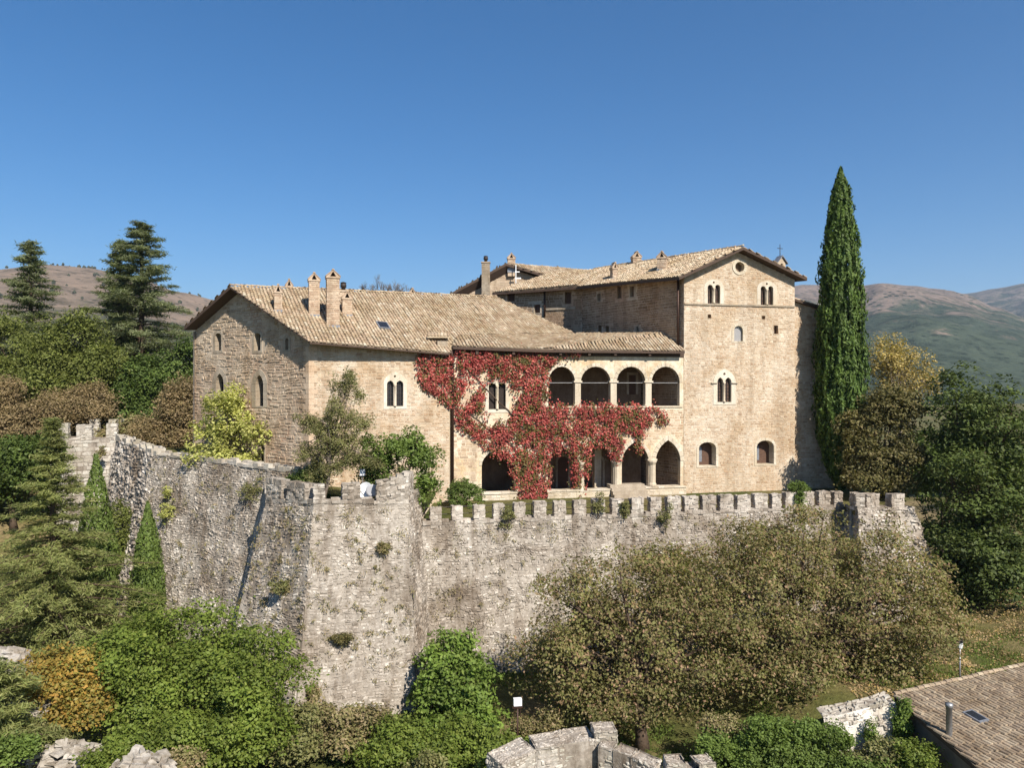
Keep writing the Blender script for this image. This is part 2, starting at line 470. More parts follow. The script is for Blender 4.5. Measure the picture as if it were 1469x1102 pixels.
def px_arch(pl, x0, x1, ytop, yspr, ybot, kind='round', m=0.0, mb=0.0, n=8):
    ym = (ytop + ybot) / 2
    s0 = pl.px(x0, ym)[0]; s1 = pl.px(x1, ym)[0]; xm = (x0 + x1) / 2
    hb = pl.px(xm, ybot)[1]; hs = pl.px(xm, yspr)[1]; ht = pl.px(xm, ytop)[1]
    return arch_pts(s0 - m, s1 + m, hb - mb, hs, ht + m * 1.1, kind, n)

def ring(mb, pl, inner, outer, d=.03, depth=.4, gap=.006):
    """separate blocks round an opening: face, rim and reveal of each"""
    m = len(inner)
    for i in range(m):
        j = (i + 1) % m
        a, b, c, e = Vector(inner[i]), Vector(inner[j]), Vector(outer[j]), Vector(outer[i])
        L = max((b - a).length, .01); g = min(.2, gap / L)
        a2, b2 = a.lerp(b, g), b.lerp(a, g); L2 = max((c - e).length, .01); g2 = min(.2, gap / L2)
        e2, c2 = e.lerp(c, g2), c.lerp(e, g2)
        dd = d + R.uniform(-.008, .008)
        vs = [pl.P(*a2, dd), pl.P(*b2, dd), pl.P(*c2, dd), pl.P(*e2, dd),
              pl.P(*a2, -depth), pl.P(*b2, -depth), pl.P(*c2, -.1), pl.P(*e2, -.1)]
        mb.add(vs, [(0, 1, 2, 3), (0, 4, 5, 1), (2, 6, 7, 3), (1, 5, 6, 2), (3, 7, 4, 0)])

def fill(mb, pl, poly, d):
    k = len(mb.v)
    mb.v += [pl.P(p[0], p[1], d) for p in poly]
    for t in tessellate_polygon([[Vector((p[0], p[1], 0)) for p in poly]]):
        mb.f.append(tuple(k + i for i in t))

def lattice(mb, pl, poly, d, nx, ny, w=.025):
    s0 = min(p[0] for p in poly); s1 = max(p[0] for p in poly)
    h0 = min(p[1] for p in poly); h1 = max(p[1] for p in poly)
    for i in range(nx + 1):
        s = s0 + (s1 - s0) * i / nx
        hh = h1 - .02 if 0 < i < nx else h0 + (h1 - h0) * .72
        mb.box(pl, s - w, s + w, h0, hh, d, d + .04)
    for i in range(ny + 1):
        h = h0 + (h1 - h0) * .98 * i / ny
        k = 1.0 if h < h0 + (h1 - h0) * .7 else .5
        c = (s0 + s1) / 2; hw = (s1 - s0) / 2 * k
        mb.box(pl, c - hw, c + hw, h - w * .8, h + w * .8, d + .003, d + .037)

class WallThing:
    """collects openings of one wall, then builds wall mesh and stonework"""
    def __init__(self, root, pl, outline, mat, smat, thick=.5, depth=.45, **kw):
        self.root, self.pl, self.outline, self.mat, self.smat = root, pl, outline, mat, smat
        self.thick, self.depth, self.kw = thick, depth, kw
        self.holes = []; self.nostone = []
    def window(self, x0, x1, yt, ys, yb, kind='round', m=.16, mb=.12, mat='dressed', depth=.35, pane='glass', lat=None, label=None, d=.03):
        inn = px_arch(self.pl, x0, x1, yt, ys, yb, kind); out = px_arch(self.pl, x0, x1, yt, ys, yb, kind, m, mb)
        b = MB(); ring(b, self.pl, inn, out, d, depth)
        w = b.build('window', M[mat], self.root)
        if label: w['label'] = label
        b = MB(); fill(b, self.pl, px_arch(self.pl, x0, x1, yt, ys, yb, kind, .04, .04), -depth + .02)
        b.build('pane', M[pane], w)
        if lat:
            b = MB(); lattice(b, self.pl, inn, -depth + .03, *lat); b.build('lattice', M['iron'], w)
        self.holes.append(out); self.nostone.append(out)
        return w
    def bifora(self, outer, ops, holes=(), d=.035, depth=.32, lat=(3, 6), mat='dressed', pane='glass', label=None, colmat='dressed'):
        pl = self.pl
        hl = [px_arch(pl, *o) for o in ops]
        for cx, cy, r in holes:
            s, h = pl.px(cx, cy); q = []
            rr = abs(pl.px(cx + r, cy)[0] - s)
            hl.append([(s + rr * math.cos(2 * math.pi * i / 10), h + rr * math.sin(2 * math.pi * i / 10)) for i in range(10)])
        b = MB(); b.wall(pl, outer, hl, depth, .15, d)
        w = b.build('window', M[mat], self.root)
        if label: w['label'] = label
        for q, o in zip(hl, ops):
            b = MB(); fill(b, pl, px_arch(pl, *o, .04, .04), d - depth + .02); b.build('pane', M[pane], w)
            if lat:
                b = MB(); lattice(b, pl, q, d - depth + .03, *lat); b.build('lattice', M['iron'], w)
        for q in hl[len(ops):]:
            b = MB(); fill(b, pl, [((x - q[0][0]) * 1.0 + q[0][0], y) for x, y in q], d - depth + .02); b.build('pane', M['dark'], w)
        # colonnette with base and capital in front of the mullion
        a, c = ops[0], ops[1]
        s, hb = pl.px((a[1] + c[0]) / 2, a[4]); hs = pl.px((a[1] + c[0]) / 2, a[3])[1]
        b = MB(); p0 = pl.P(s, hb, d)
        rr = .075
        b.lathe(p0, [(0, 0), (rr * 1.6, 0), (rr * 1.6, .08), (rr, .14), (rr * .9, hs - hb - .22), (rr * 1.1, hs - hb - .2), (rr * 1.8, hs - hb), (0, hs - hb)], 8)
        b.build('colonnette', M[colmat], w, True)
        self.holes.append(outer); self.nostone.append(outer)
        return w
    def hole(self, poly):
        self.holes.append(poly); self.nostone.append(poly)
    def finish(self):
        b = MB(); b.wall(self.pl, self.outline, self.holes, self.depth, self.thick)
        w = b.build('wall', self.mat, self.root)
        if self.smat:
            b = MB(); stones(b, self.pl, self.outline, self.nostone, **self.kw)
            b.build('stonework', self.smat, w, kind='stuff')
        return w

def half_tile(mb, base, up, side, nrm, L, w0, w1, rise):
    """barrel tile: wide end low"""
    k = len(mb.v); n = 5
    for t, w in ((0, w0), (1, w1)):
        c = base + up * (L * t) + nrm * (rise * (1 - t))
        for i in range(n):
            th = math.pi * i / (n - 1)
            mb.v.append(c + side * (w * math.cos(th)) + nrm * (w * .85 * math.sin(th)))
    for i in range(n - 1):
        mb.f.append((k + i, k + i + 1, k + n + i + 1, k + n + i))
    mb.f.append(tuple(k + i for i in range(n)))

def tile_roof(mb, poly, eave_a, eave_b, seed=3, pitch=.26, L=.40, tris=None):
    rng = random.Random(seed)
    poly = [Vector(p) for p in poly]
    ea, eb = Vector(eave_a), Vector(eave_b)
    nrm = Vector((0, 0, 0))
    for i in range(len(poly)):
        a, b = poly[i], poly[(i + 1) % len(poly)]; nrm += a.cross(b)
    nrm.normalize()
    if nrm.z < 0: nrm = -nrm
    side = (eb - ea); side = (side - nrm * side.dot(nrm)).normalized()
    up = nrm.cross(side).normalized()
    if up.z < 0: up = -up
    O = ea
    q = [((p - O).dot(side), (p - O).dot(up)) for p in poly]
    q3 = [[((p - O).dot(side), (p - O).dot(up), (p - O).dot(nrm)) for p in t] for t in tris] if tris else []
    def height(s, t):  # follow a warped polygon
        for a, b, c in q3:
            de = (b[1] - c[1]) * (a[0] - c[0]) + (c[0] - b[0]) * (a[1] - c[1])
            u = ((b[1] - c[1]) * (s - c[0]) + (c[0] - b[0]) * (t - c[1])) / de
            v = ((c[1] - a[1]) * (s - c[0]) + (a[0] - c[0]) * (t - c[1])) / de
            if u > -.05 and v > -.05 and u + v < 1.05: return u * a[2] + v * b[2] + (1 - u - v) * c[2]
        return 0.0
    s0 = min(p[0] for p in q); s1 = max(p[0] for p in q); t0 = min(p[1] for p in q); t1 = max(p[1] for p in q)
    s = s0 + pitch / 2
    while s < s1:
        t = t0 + rng.uniform(-.06, .03)
        so = rng.uniform(-.02, .02)
        while t < t1:
            if inside(q, s, t + L * .5):
                w = .105 * rng.uniform(.9, 1.12)
                sag = .035 * noise.noise((s * .35, t * .35, seed)) + .02 * noise.noise((s * 1.7, t * 1.3, seed))
                a = rng.gauss(0, .035)
                sd = (side + up * a).normalized(); u2 = (up - side * a).normalized()
                half_tile(mb, O + side * (s + so + rng.uniform(-.015, .015)) + up * t + nrm * (.02 + sag + height(s, t)), (u2 + nrm * ((height(s, t + L) - height(s, t)) / L)).normalized() if q3 else u2, sd, nrm, L * 1.12, w, w * .82, .035 * rng.uniform(.7, 1.5))
            t += L * rng.uniform(.92, 1.04)
        s += pitch
    return nrm, side, up

def ridge_tiles(mb, a, b, seed=5, w=.13):
    rng = random.Random(seed); a, b = Vector(a), Vector(b)
    d = (b - a); n = int(d.length / .4); d.normalize(); side = d.cross(UP).normalized(); up = side.cross(d)
    for i in range(n):
        half_tile(mb, a + d * (i * .4) + UP * (.06 + rng.uniform(-.02, .02)), d, (side + d * rng.gauss(0, .03)).normalized(), up, .46, w, w * .85, .03)

def roof(root, poly, ea, eb, th=.2, seed=3, tile='tile', ridge=None, pitch=.26, tris=None):
    pieces = tris or [poly]
    b = MB()
    for pc in pieces: b.slab([Vector(p) - UP * .03 for p in pc], th)
    r = b.build('roof', M['wood'], root)
    b = MB()
    for pc in pieces: b.slab(pc, .02)
    b.build('roof_bed', M['tile_bed'], r)
    b = MB(); tile_roof(b, poly, ea, eb, seed, pitch, tris=tris)
    if ridge: ridge_tiles(b, *ridge, seed=seed)
    b.build('roof_tiles', M[tile], r, kind='stuff')
    return r

def chimney(root, base, w, d, h, rz, cap='gable', mat='brick', seed=1):
    """brick stack with a little gabled tile hood open to the front"""
    base = Vector(base); m = Matrix.Rotation(rz, 3, 'Z')
    b = MB(); b.aabox(base - UP * .9, w - .03, d - .03, h + .9, rz)
    for k in range(4):
        mm = m @ Matrix.Rotation(k * math.pi / 2, 3, 'Z')
        ww, dd = (w, d) if k % 2 == 0 else (d, w)
        pl = Pl(base + mm @ Vector((0, -dd / 2, 0)), mm @ Vector((1, 0, 0)))
        stones(b, pl, [(-ww / 2, -.6), (ww / 2, -.6), (ww / 2, h), (-ww / 2, h)], ch=.13, ln=.26, prot=(.002, .016), gap=.008, jit=.006, bev=.008, seed=seed * 7 + k)
    ch = b.build('chimney', M[mat], root)
    c = MB(); c.aabox(base - UP * .5, w + .07, d + .07, .62, rz); c.build('flashing', M['lead'], ch)
    if cap == 'gable':
        c = MB(); top = base + UP * h
        c.aabox(top, w + .12, d + .12, .07, rz)
        hh = .55; hw = w / 2 + .03
        pf = Pl(top + m @ Vector((0, -d / 2 - .03, 0)), m @ Vector((1, 0, 0)))
        c.wall(pf, [(-hw, .07), (hw, .07), (hw, .13), (.07, hh), (-.07, hh), (-hw, .13)], [[(-hw * .45, .11), (hw * .45, .11), (.03, hh - .1), (-.03, hh - .1)]], d * .8, d + .06)
        for sx in (-1, 1):   # tiles laid on the slopes
            p = [top + m @ Vector(v) for v in ((sx * (hw + .05), -d / 2 - .07, .11), (sx * (hw + .05), d / 2 + .07, .11), (0, d / 2 + .07, hh + .02), (0, -d / 2 - .07, hh + .02))]
            if sx < 0: p = p[::-1]
            c.hexa(p + [q + UP * .06 for q in p])
        c.aabox(top + UP * (hh + .02), .16, d + .18, .09, rz)
        c.build('chimney_hood', M['brick'], ch)
        c = MB(); c.aabox(top + UP * .1 + m @ Vector((0, d * .12, 0)), w * .42, d * .5, hh - .2, rz)
        c.build('flue', M['dark'], ch)
    else:
        c = MB(); top = base + UP * h
        c.aabox(top, w + .14, d + .14, .1, rz)
        c.build('chimney_cap', M['brick'], ch)
        c = MB(); c.lathe(top, [(.17, .0), (.17, .35), (.24, .36), (.24, .62), (.20, .63), (.20, .70), (.27, .72), (.05, .8), (0, .8)], 10)
        c.build('flue', M['iron'], ch, True)
    return ch

# ------------------------------------------------------------------ key planes of the castle
LOG = Pl((13.95, 60.0, 0), (1, .214, 0))                  # loggia and tower front
C0 = Vector((-14.07, 51.3, 0)); J0 = Vector((-4.72, 55.72, 0))
WF = Pl(C0, J0 - C0)                                      # wing front, s = 0 at the near corner
GP = Pl(C0, (1, -.6, 0))                                  # wing gable end, s < 0 to its far corner
P0 = LOG.P(LOG.px(981, 500)[0], 0, 0)
P1 = P0 + Vector((-.5, .866, 0)) * 14.2
P2 = P1 + Vector((-.9, .44, 0)).normalized() * 9.4
AW = Pl(P0, (.5, -.866, 0)); BW = Pl(P1, (.9, -.44, 0))
GROUND = 11.1

# ------------------------------------------------------------------ terrain
def sstep(a, b, x):
    t = min(1, max(0, (x - a) / (b - a))); return t * t * (3 - 2 * t)

def terrain_z(x, y):
    z = 1.7 + .08 * max(0, -x - 12) + .055 * max(0, x - 14) * sstep(30, 48, y)
    z -= 5.0 * sstep(36, 20, y) * sstep(-16, -4, x)
    z -= 3.0 * sstep(32, 14, y)
    z += 1.5 * sstep(12, 16, x) * sstep(35.6, 37.5, y)
    left = sstep(-22, -40, x)
    z += left * 9.0 * sstep(50, 95, y)
    z += .9 * noise.noise((x * .09, y * .09, 1.3)) + .25 * noise.noise((x * .4, y * .4, 3.1))
    far = sstep(130, 420, math.hypot(x, y))
    z = z * (1 - far) + far * (-4 + 9 * noise.noise((x * .002, y * .002, 8)))
    return z

def axis(a, b, fine, r=1.18):
    xs = list(np.arange(a, b + .01, fine)); st = fine
    while xs[-1] < 9000: st *= r; xs.append(xs[-1] + st)
    st = fine; lo = [a]
    while lo[-1] > -9000: st *= r; lo.append(lo[-1] - st)
    return lo[::-1][:-1] + xs

def grid_mesh(xs, ys, fz):
    nx, ny = len(xs), len(ys)
    v = [Vector((x, y, fz(x, y))) for y in ys for x in xs]
    f = [(j * nx + i, j * nx + i + 1, (j + 1) * nx + i + 1, (j + 1) * nx + i) for j in range(ny - 1) for i in range(nx - 1)]
    return v, f

def ground_mat():
    m, nt, out = nodes('ground')
    co = N(nt, 'ShaderNodeTexCoord').outputs['Object']
    n1 = noise_tex(nt, co, .12, 5, .6, .5); n2 = noise_tex(nt, co, 3.0, 6, .7); n3 = noise_tex(nt, co, .4, 4)
    c = ramp(nt, n1, [(.38, (.060, .075, .020)), (.52, (.115, .105, .04)), (.66, (.20, .155, .085))])
    c = mixc(nt, 1.0, c, ramp(nt, n2, [(.3, (.55, .55, .5)), (.7, (1.4, 1.35, 1.25))]), 'MULTIPLY')
    b = N(nt, 'ShaderNodeBsdfPrincipled'); b.inputs['Roughness'].default_value = .95; b.inputs['Specular IOR Level'].default_value = .1
    nt.links.new(c, b.inputs['Base Color'])
    bp = N(nt, 'ShaderNodeBump'); bp.inputs['Strength'].default_value = .8; bp.inputs['Distance'].default_value = .15
    nt.links.new(n2, bp.inputs['Height']); nt.links.new(bp.outputs[0], b.inputs['Normal'])
    nt.links.new(b.outputs[0], out.inputs[0])
    return m
M['ground'] = ground_mat()
v, f = grid_mesh(axis(-60, 60, 1.5), axis(4, 110, 1.5), terrain_z)
tag(mesh_obj('ground', v, f, M['ground'], None, True), 'grassy and leaf strewn ground sloping around the castle walls', 'ground', kind='structure')

def hill_mat(name, bare, scrub, wood, lo, hi, dots):
    m, nt, out = nodes(name)
    g = N(nt, 'ShaderNodeNewGeometry').outputs['Position']
    sp = N(nt, 'ShaderNodeSeparateXYZ'); nt.links.new(g, sp.inputs[0])
    n1 = noise_tex(nt, g, .0022, 7, .62, .8); n2 = noise_tex(nt, g, .02, 6, .7); n3 = noise_tex(nt, g, .006, 6, .7, 1.0)
    hr = N(nt, 'ShaderNodeMapRange'); hr.inputs[1].default_value = lo; hr.inputs[2].default_value = hi
    nt.links.new(sp.outputs[2], hr.inputs[0])
    ad = N(nt, 'ShaderNodeMath', operation='ADD'); nt.links.new(hr.outputs[0], ad.inputs[0])
    m2 = N(nt, 'ShaderNodeMath', operation='MULTIPLY_ADD'); m2.inputs[1].default_value = 2.6; m2.inputs[2].default_value = -1.3
    nt.links.new(n3, m2.inputs[0]); nt.links.new(m2.outputs[0], ad.inputs[1])
    c = ramp(nt, ad.outputs[0], [(.30, wood), (.48, scrub), (.62, bare)])
    c = mixc(nt, 1.0, c, ramp(nt, n2, [(.32, (.45, .48, .45)), (.5, (1, 1, 1)), (.72, (1.25, 1.2, 1.15))]), 'MULTIPLY')
    c = mixc(nt, 1.0, c, ramp(nt, n1, [(.35, (.72, .74, .74)), (.6, (1.08, 1.05, 1.03))]), 'MULTIPLY')
    vo = N(nt, 'ShaderNodeTexVoronoi'); vo.inputs['Scale'].default_value = .045; nt.links.new(g, vo.inputs['Vector'])
    fr = N(nt, 'ShaderNodeMapRange'); fr.inputs[1].default_value = dots; fr.inputs[2].default_value = dots * .6
    nt.links.new(vo.outputs['Distance'], fr.inputs[0])
    c = mixc(nt, fr.outputs[0], c, tuple(x * .55 for x in wood))
    b = N(nt, 'ShaderNodeBsdfPrincipled'); b.inputs['Roughness'].default_value = 1; b.inputs['Specular IOR Level'].default_value = 0
    nt.links.new(c, b.inputs['Base Color'])
    bp = N(nt, 'ShaderNodeBump'); bp.inputs['Strength'].default_value = .9; bp.inputs['Distance'].default_value = 12
    nt.links.new(n2, bp.inputs['Height']); nt.links.new(bp.outputs[0], b.inputs['Normal'])
    nt.links.new(b.outputs[0], out.inputs[0])
    return m
M['hill_left'] = hill_mat('hill_bare', (.205, .158, .118), (.15, .122, .088), (.08, .08, .052), 20, 210, .26)
M['hill_right'] = hill_mat('hill_scrub', (.19, .15, .122), (.105, .10, .075), (.052, .068, .048), 70, 400, .32)
M['hill_far'] = hill_mat('hill_far', (.17, .14, .11), (.10, .092, .062), (.045, .056, .034), 150, 900, .26)

def crest_interp(tab, px):
    for (a, ya), (b, yb) in zip(tab, tab[1:]):
        if a <= px <= b:
            t = (px - a) / (b - a); t = t * t * (3 - 2 * t) * .5 + t * .5
            return ya + (yb - ya) * t
    return tab[0][1] if px < tab[0][0] else tab[-1][1]

def hill(name, label, tab, th0, th1, r0, rc, r1, mat, seed, rough=.16, na=260, nr=64, amp=1.0):
    v = []
    for j in range(nr):
        q = j / (nr - 1); r = r0 + (r1 - r0) * q ** 1.2
        for i in range(na):
            th = math.radians(th0 + (th1 - th0) * i / (na - 1))
            px = CX + F * math.tan(max(-1.2, min(1.2, th)))
            crest = (CY - crest_interp(tab, px)) / F * math.cos(th) * rc
            x, y = r * math.sin(th), r * math.cos(th)
            t = min(1, (r - r0) / (rc - r0))
            prof = t * .55 + .45 * t * t * (3 - 2 * t)
            edge = sstep(0, .06, i / (na - 1)) * sstep(1, .94, i / (na - 1))
            z = -46 + (crest * edge + 46) * prof
            ng = noise.fractal((x * .0016, y * .0016, seed), 1.0, 2.1, 6)
            gully = 1 - abs(noise.noise((x * .0024 + .4 * ng, y * .0010, seed + 4)))
            bell = math.sin(math.pi * min(1, t)) if t < 1 else 0
            z += rough * crest * bell * (ng * .9 + (gully - .7) * .8) * amp
            z += 4 * noise.fractal((x * .012, y * .012, seed), 1.0, 2.0, 3) * min(1, t * 2)
            if r > rc: z -= (r - rc) * .12
            v.append(Vector((x, y, CZ + z)))
    f = [(j * na + i, j * na + i + 1, (j + 1) * na + i + 1, (j + 1) * na + i) for j in range(nr - 1) for i in range(na - 1)]
    o = mesh_obj(name, v, f, mat, None, True)
    return tag(o, label, 'hill', kind='structure')
hl = hill('hill', 'bare pinkish brown hill dotted with dark shrubs behind the cedars',
          [(-900, 440), (-300, 410), (0, 387), (60, 383), (130, 387), (200, 401), (260, 419), (310, 431), (380, 446), (520, 470), (640, 500), (760, 520)], -58, 3, 420, 1900, 2600, M['hill_left'], 2.2)
hr_ = hill('hill', 'scrubby brown and green hillside beyond the tall cypress',
           [(640, 530), (800, 500), (1000, 440), (1100, 414), (1150, 409), (1215, 413), (1265, 406), (1310, 411), (1350, 418), (1385, 427), (1425, 443), (1480, 460), (1700, 500), (2200, 520)], -8, 60, 700, 3300, 4400, M['hill_right'], 5.7)
hf = hill('hill', 'farther blue grey wooded ridge rising behind the scrubby hillside',
          [(900, 540), (1150, 470), (1270, 436), (1340, 424), (1385, 421), (1425, 414), (1480, 405), (1560, 392), (1800, 400), (2400, 430)], 5, 60, 3000, 6000, 7400, M['hill_far'], 9.1)

# trees dotted on the left hill: far too many and small to be single things
rng = random.Random(3); b = MB()
hv = hl.data.vertices; na = 260
for k in range(2600):
    i = rng.randrange(4, na - 4)
    j = rng.choice([rng.randrange(10, 62), rng.randrange(44, 50)])
    p = hv[j * na + i].co
    if noise.noise((p.x * .006, p.y * .006, 5)) < rng.uniform(-.3, .5) and rng.random() < .8: continue
    c = Vector(p) + Vector((rng.uniform(-12, 12), rng.uniform(-12, 12), 0)); s = rng.uniform(1.6, 4.6)
    vs = [c + Vector((0, 0, s * 1.5))]
    for z, rr in ((.9, .9), (.1, .8)):
        for a in range(5):
            th = a * 1.2566 + rng.random(); q = s * rr * rng.uniform(.7, 1.2)
            vs.append(c + Vector((q * math.cos(th), q * math.sin(th), s * z - .6)))
    b.add(vs, [(0, 1 + a, 1 + (a + 1) % 5) for a in range(5)] + [(1 + a, 6 + a, 6 + (a + 1) % 5, 1 + (a + 1) % 5) for a in range(5)])
M['far_scrub'] = plain('far_scrub', (.05, .055, .03), 1.0, scale=.2)
tag(b.build('far_scrub', M['far_scrub'], None, kind='stuff'), 'dark shrubs and small trees scattered over the bare hill', 'shrubs')

# ------------------------------------------------------------------ castle: left wing
wing = thing('castle_wing', 'sunlit stone wing with a gable end and a row of chimneys on its tiled roof', 'building', C0 + UP * 12)
GPo = GP.off(.85)
R0 = GPo.hit(329, 410.5); E0 = GPo.hit(445, 490.5); LE = GPo.hit(264, 469)
E1 = at(645, 507, 55.15)
RP = plane3(E0, R0, E1)
R1 = ray_plane(RP, 714, 427); V0 = ray_plane(RP, 824, 478.5)
V0 = Vector((V0.x, V0.y, V0.z))
LOo = LOG.off(.6)
L0 = LOo.hit(650, 497); L1 = LOo.hit(982.5, 503.5); L1.z = L0.z = (L0.z + L1.z) / 2
EC = ray_plane(RP, 655, 481.5)
L0 = LOo.hit(650, 496.5); L1 = LOo.hit(982.5, 503.3); Lm = LOo.hit(775, 503.3); Lm.z = L1.z
wing_roof = roof(wing, [E0, E1, EC, V0, R1, R0], E0, E1, .1, 11, ridge=(R0, R1))
LE2 = LE + (R1 - R0)
roof(wing, [R0, R1, LE2, LE], LE, LE2, .22, 12)
LP = plane3(R0, R1, LE)
# gable end wall
sl_, hl_ = GP.px(277, 520)
def under(pl, plane, s):
    p = pl.P(s, 0); return plane_z(plane, p.x, p.y) - .24
ridge_s = None
for k in range(400):
    s = sl_ * k / 400
    if under(GP, RP, s) >= under(GP, LP, s): ridge_s = s; break
gout = [(sl_, 3), (0, 3), (0, under(GP, RP, 0)), (ridge_s, under(GP, RP, ridge_s)), (sl_, under(GP, LP, sl_))]
gw = WallThing(wing, GP, gout, M['rough_mortar'], M['rough'], ch=.20, ln=.40, prot=(.0, .06), gap=.014, jit=.035, bev=.03, wander=.18, seed=21)
gw.window(309, 317.5, 478, 482, 503, 'round', .2, .2, 'dressed_grey', .5, lat=None)
gw.window(365, 374, 478, 482, 503, 'round', .2, .2, 'dressed_grey', .5)
gw.window(409.5, 414, 485, 488, 502, 'round', .2, .15, 'dressed_grey', .4)
gw.window(310, 321, 536, 549, 572, 'pointed', .42, .1, 'dressed_grey', .6, lat=(2, 5))
gw.window(367, 378, 538, 551, 583, 'pointed', .42, .1, 'dressed_grey', .6, lat=(2, 5))
gw.window(372, 379, 630, 633, 676, 'rect', .15, .0, 'dressed_grey', .35, pane='dark', lat=(5, 3), label='dark iron gate at the foot of the gable')
gw.finish()
# front wall of the wing
s_j = (J0 - C0).length
fo = [(0.0, 3), (s_j, 3), (s_j, under(WF, RP, s_j)), (0, under(WF, RP, 0))]
fw = WallThing(wing, WF, fo, M['ashlar_mortar'], M['ashlar'], ch=.19, ln=.32, prot=(.0, .028), gap=.016, jit=.024, wander=.12, keep=.85, seed=22)
bo = px_arch(WF, 550, 583.5, 533, 550, 587, 'pointed', 0, 0, 10)
fw.bifora(bo, [(555, 564.5, 546, 551, 583, 'pointed'), (568.5, 578.5, 546, 551, 583, 'pointed')], [(566.5, 540, 1.6)], label='pointed twin window with leaded panes')
fw.finish()
b = MB(); q0 = WF.P(s_j, 0); q1 = Vector((LOG.P(LOG.px(647, 600)[0], 0)))
b.add([Vector((q0.x, q0.y, 3)), Vector((q1.x, q1.y + .2, 3)), Vector((q1.x, q1.y + .2, 22.6)), Vector((q0.x, q0.y, 22.3))], [(0, 1, 2, 3)]); b.build('return_wall', M['plaster'], wing)
# quoins at the near corner, each a stone
h = 10.2; k = 0
b = MB()
while h < 22.3:
    hh = R.uniform(.3, .42); a = .55 if k % 2 else .32
    b.add([WF.P(-.05, h, .05), WF.P(a, h, .05), WF.P(a, h + hh, .05), WF.P(-.05, h + hh, .05), WF.P(a, h, -.05), WF.P(a, h + hh, -.05),
           GP.P(-(.87 - a), h, .05), GP.P(-(.87 - a), h + hh, .05), GP.P(-(.87 - a), h, -.05), GP.P(-(.87 - a), h + hh, -.05)],
          [(0, 1, 2, 3), (1, 4, 5, 2), (0, 3, 7, 6), (6, 7, 9, 8)])
    o = b.build('quoin', M['ashlar'], wing); b = MB()
    h += hh + .012; k += 1
# end wall to the court and rear wall, plain
pe = [Vector((V0.x - .6, V0.y + .6, 3)), Vector((R1.x - .3, R1.y + .3, 3))]
b = MB(); b.wall(Pl(pe[0], pe[1] - pe[0]), [(0, 0), ((pe[1] - pe[0]).length, 0), ((pe[1] - pe[0]).length, R1.z - 3.3), (0, V0.z - 3.3)], thick=.4)
b.build('end_wall', M['rough_mortar'], wing)
gl = GP.P(sl_, 0); rr_ = gl + (R1 - R0) * .97
b = MB(); b.wall(Pl(rr_, gl - rr_), [(0, 3), ((rr_ - gl).length, 3), ((rr_ - gl).length, LE.z - .3), (0, LE.z - .3)], thick=.4)
b.build('rear_wall', M['rough_mortar'], wing)
# downpipe and its hopper at the corner with the loggia
pp = LOG.P(LOG.px(648.5, 600)[0], 0, .2)
b = MB(); b.tube([Vector((pp.x, pp.y, 11.0)), Vector((pp.x, pp.y, 22.0)), Vector((pp.x - .1, pp.y - .3, 22.5))], [.13, .13, .13], 8)
b.build('downpipe', M['copper'], wing, True)
# gutter hood where the two roofs meet
b = MB()
g0 = ray_plane(RP, 634, 497)
b.aabox(g0 + Vector((-.1, .3, -.35)), .8, .8, .75, .4)
b.build('gutter_block', M['dressed_grey'], wing)
b = MB(); hd = g0 + Vector((-.2, .2, .75))
b.slab([hd + Vector(q) for q in ((-.9, -.3, 0), (.75, .2, .02), (.6, 1.4, .35), (-1.0, .9, .33))], .1)
for i in range(7):
    half_tile(b, hd + Vector((-.8 + i * .24, -.3 + i * .07, .02)), Vector((-.08, .93, .27)).normalized(), Vector((.95, .3, 0)).normalized(), UP, 1.2, .1, .09, .03)
b.build('gutter_hood', M['tile'], wing)
# chimneys of the wing
def on_roof(plane, px, py):
    p = ray_plane(plane, px, py); return p
rzw = math.atan2(.3, .95)
def wchim(px, pyb, pyt, wpx, dm, cap='gable', seed=1):
    p = on_roof(RP, px, pyb); w = wpx * p.y / F
    hh = (pyb - pyt) * p.y / F
    c = p + Vector((-.2, .95, 0)) * (dm / 2)
    return chimney(wing, Vector((c.x, c.y, p.z)), w, dm, hh - (.62 if cap == 'gable' else .8), rzw, cap, seed=seed)
wchim(398.5, 447, 408, 11, .6, seed=1)
wchim(450, 453.5, 391, 15, .85, seed=2)
wchim(477, 469, 386.5, 18, .95, seed=3)
wchim(497.5, 453.5, 417.5, 14, .75, seed=4)
wchim(492.5, 432, 403.5, 11, .7, 'flue', seed=5)
for px, wp in ((405, 9), (591.5, 9)):
    t_ = (px - 329) / (714 - 329); c = R0.lerp(R1, t_ * .93) + Vector((-.4, 1.2, -.6))
    chimney(wing, c, wp * c.y / F, .6, .62 if px > 500 else .85, rzw, seed=6 + int(px) % 5)
# skylight lying in the tiles
p = on_roof(RP, 549, 469); nr = RP[0] if RP[0].z > 0 else -RP[0]
sd = (E1 - E0).normalized(); upv = nr.cross(sd).normalized()
if upv.z < 0: upv = -upv
b = MB(); sp_ = Pl(p, sd, upv)
b.box(sp_, -.45, .45, -.55, .55, .02, .2)
w_ = b.build('skylight', M['lead'], wing)
b = MB(); b.box(sp_, -.36, .36, -.45, .45, .19, .215); b.build('pane', M['glass'], w_)

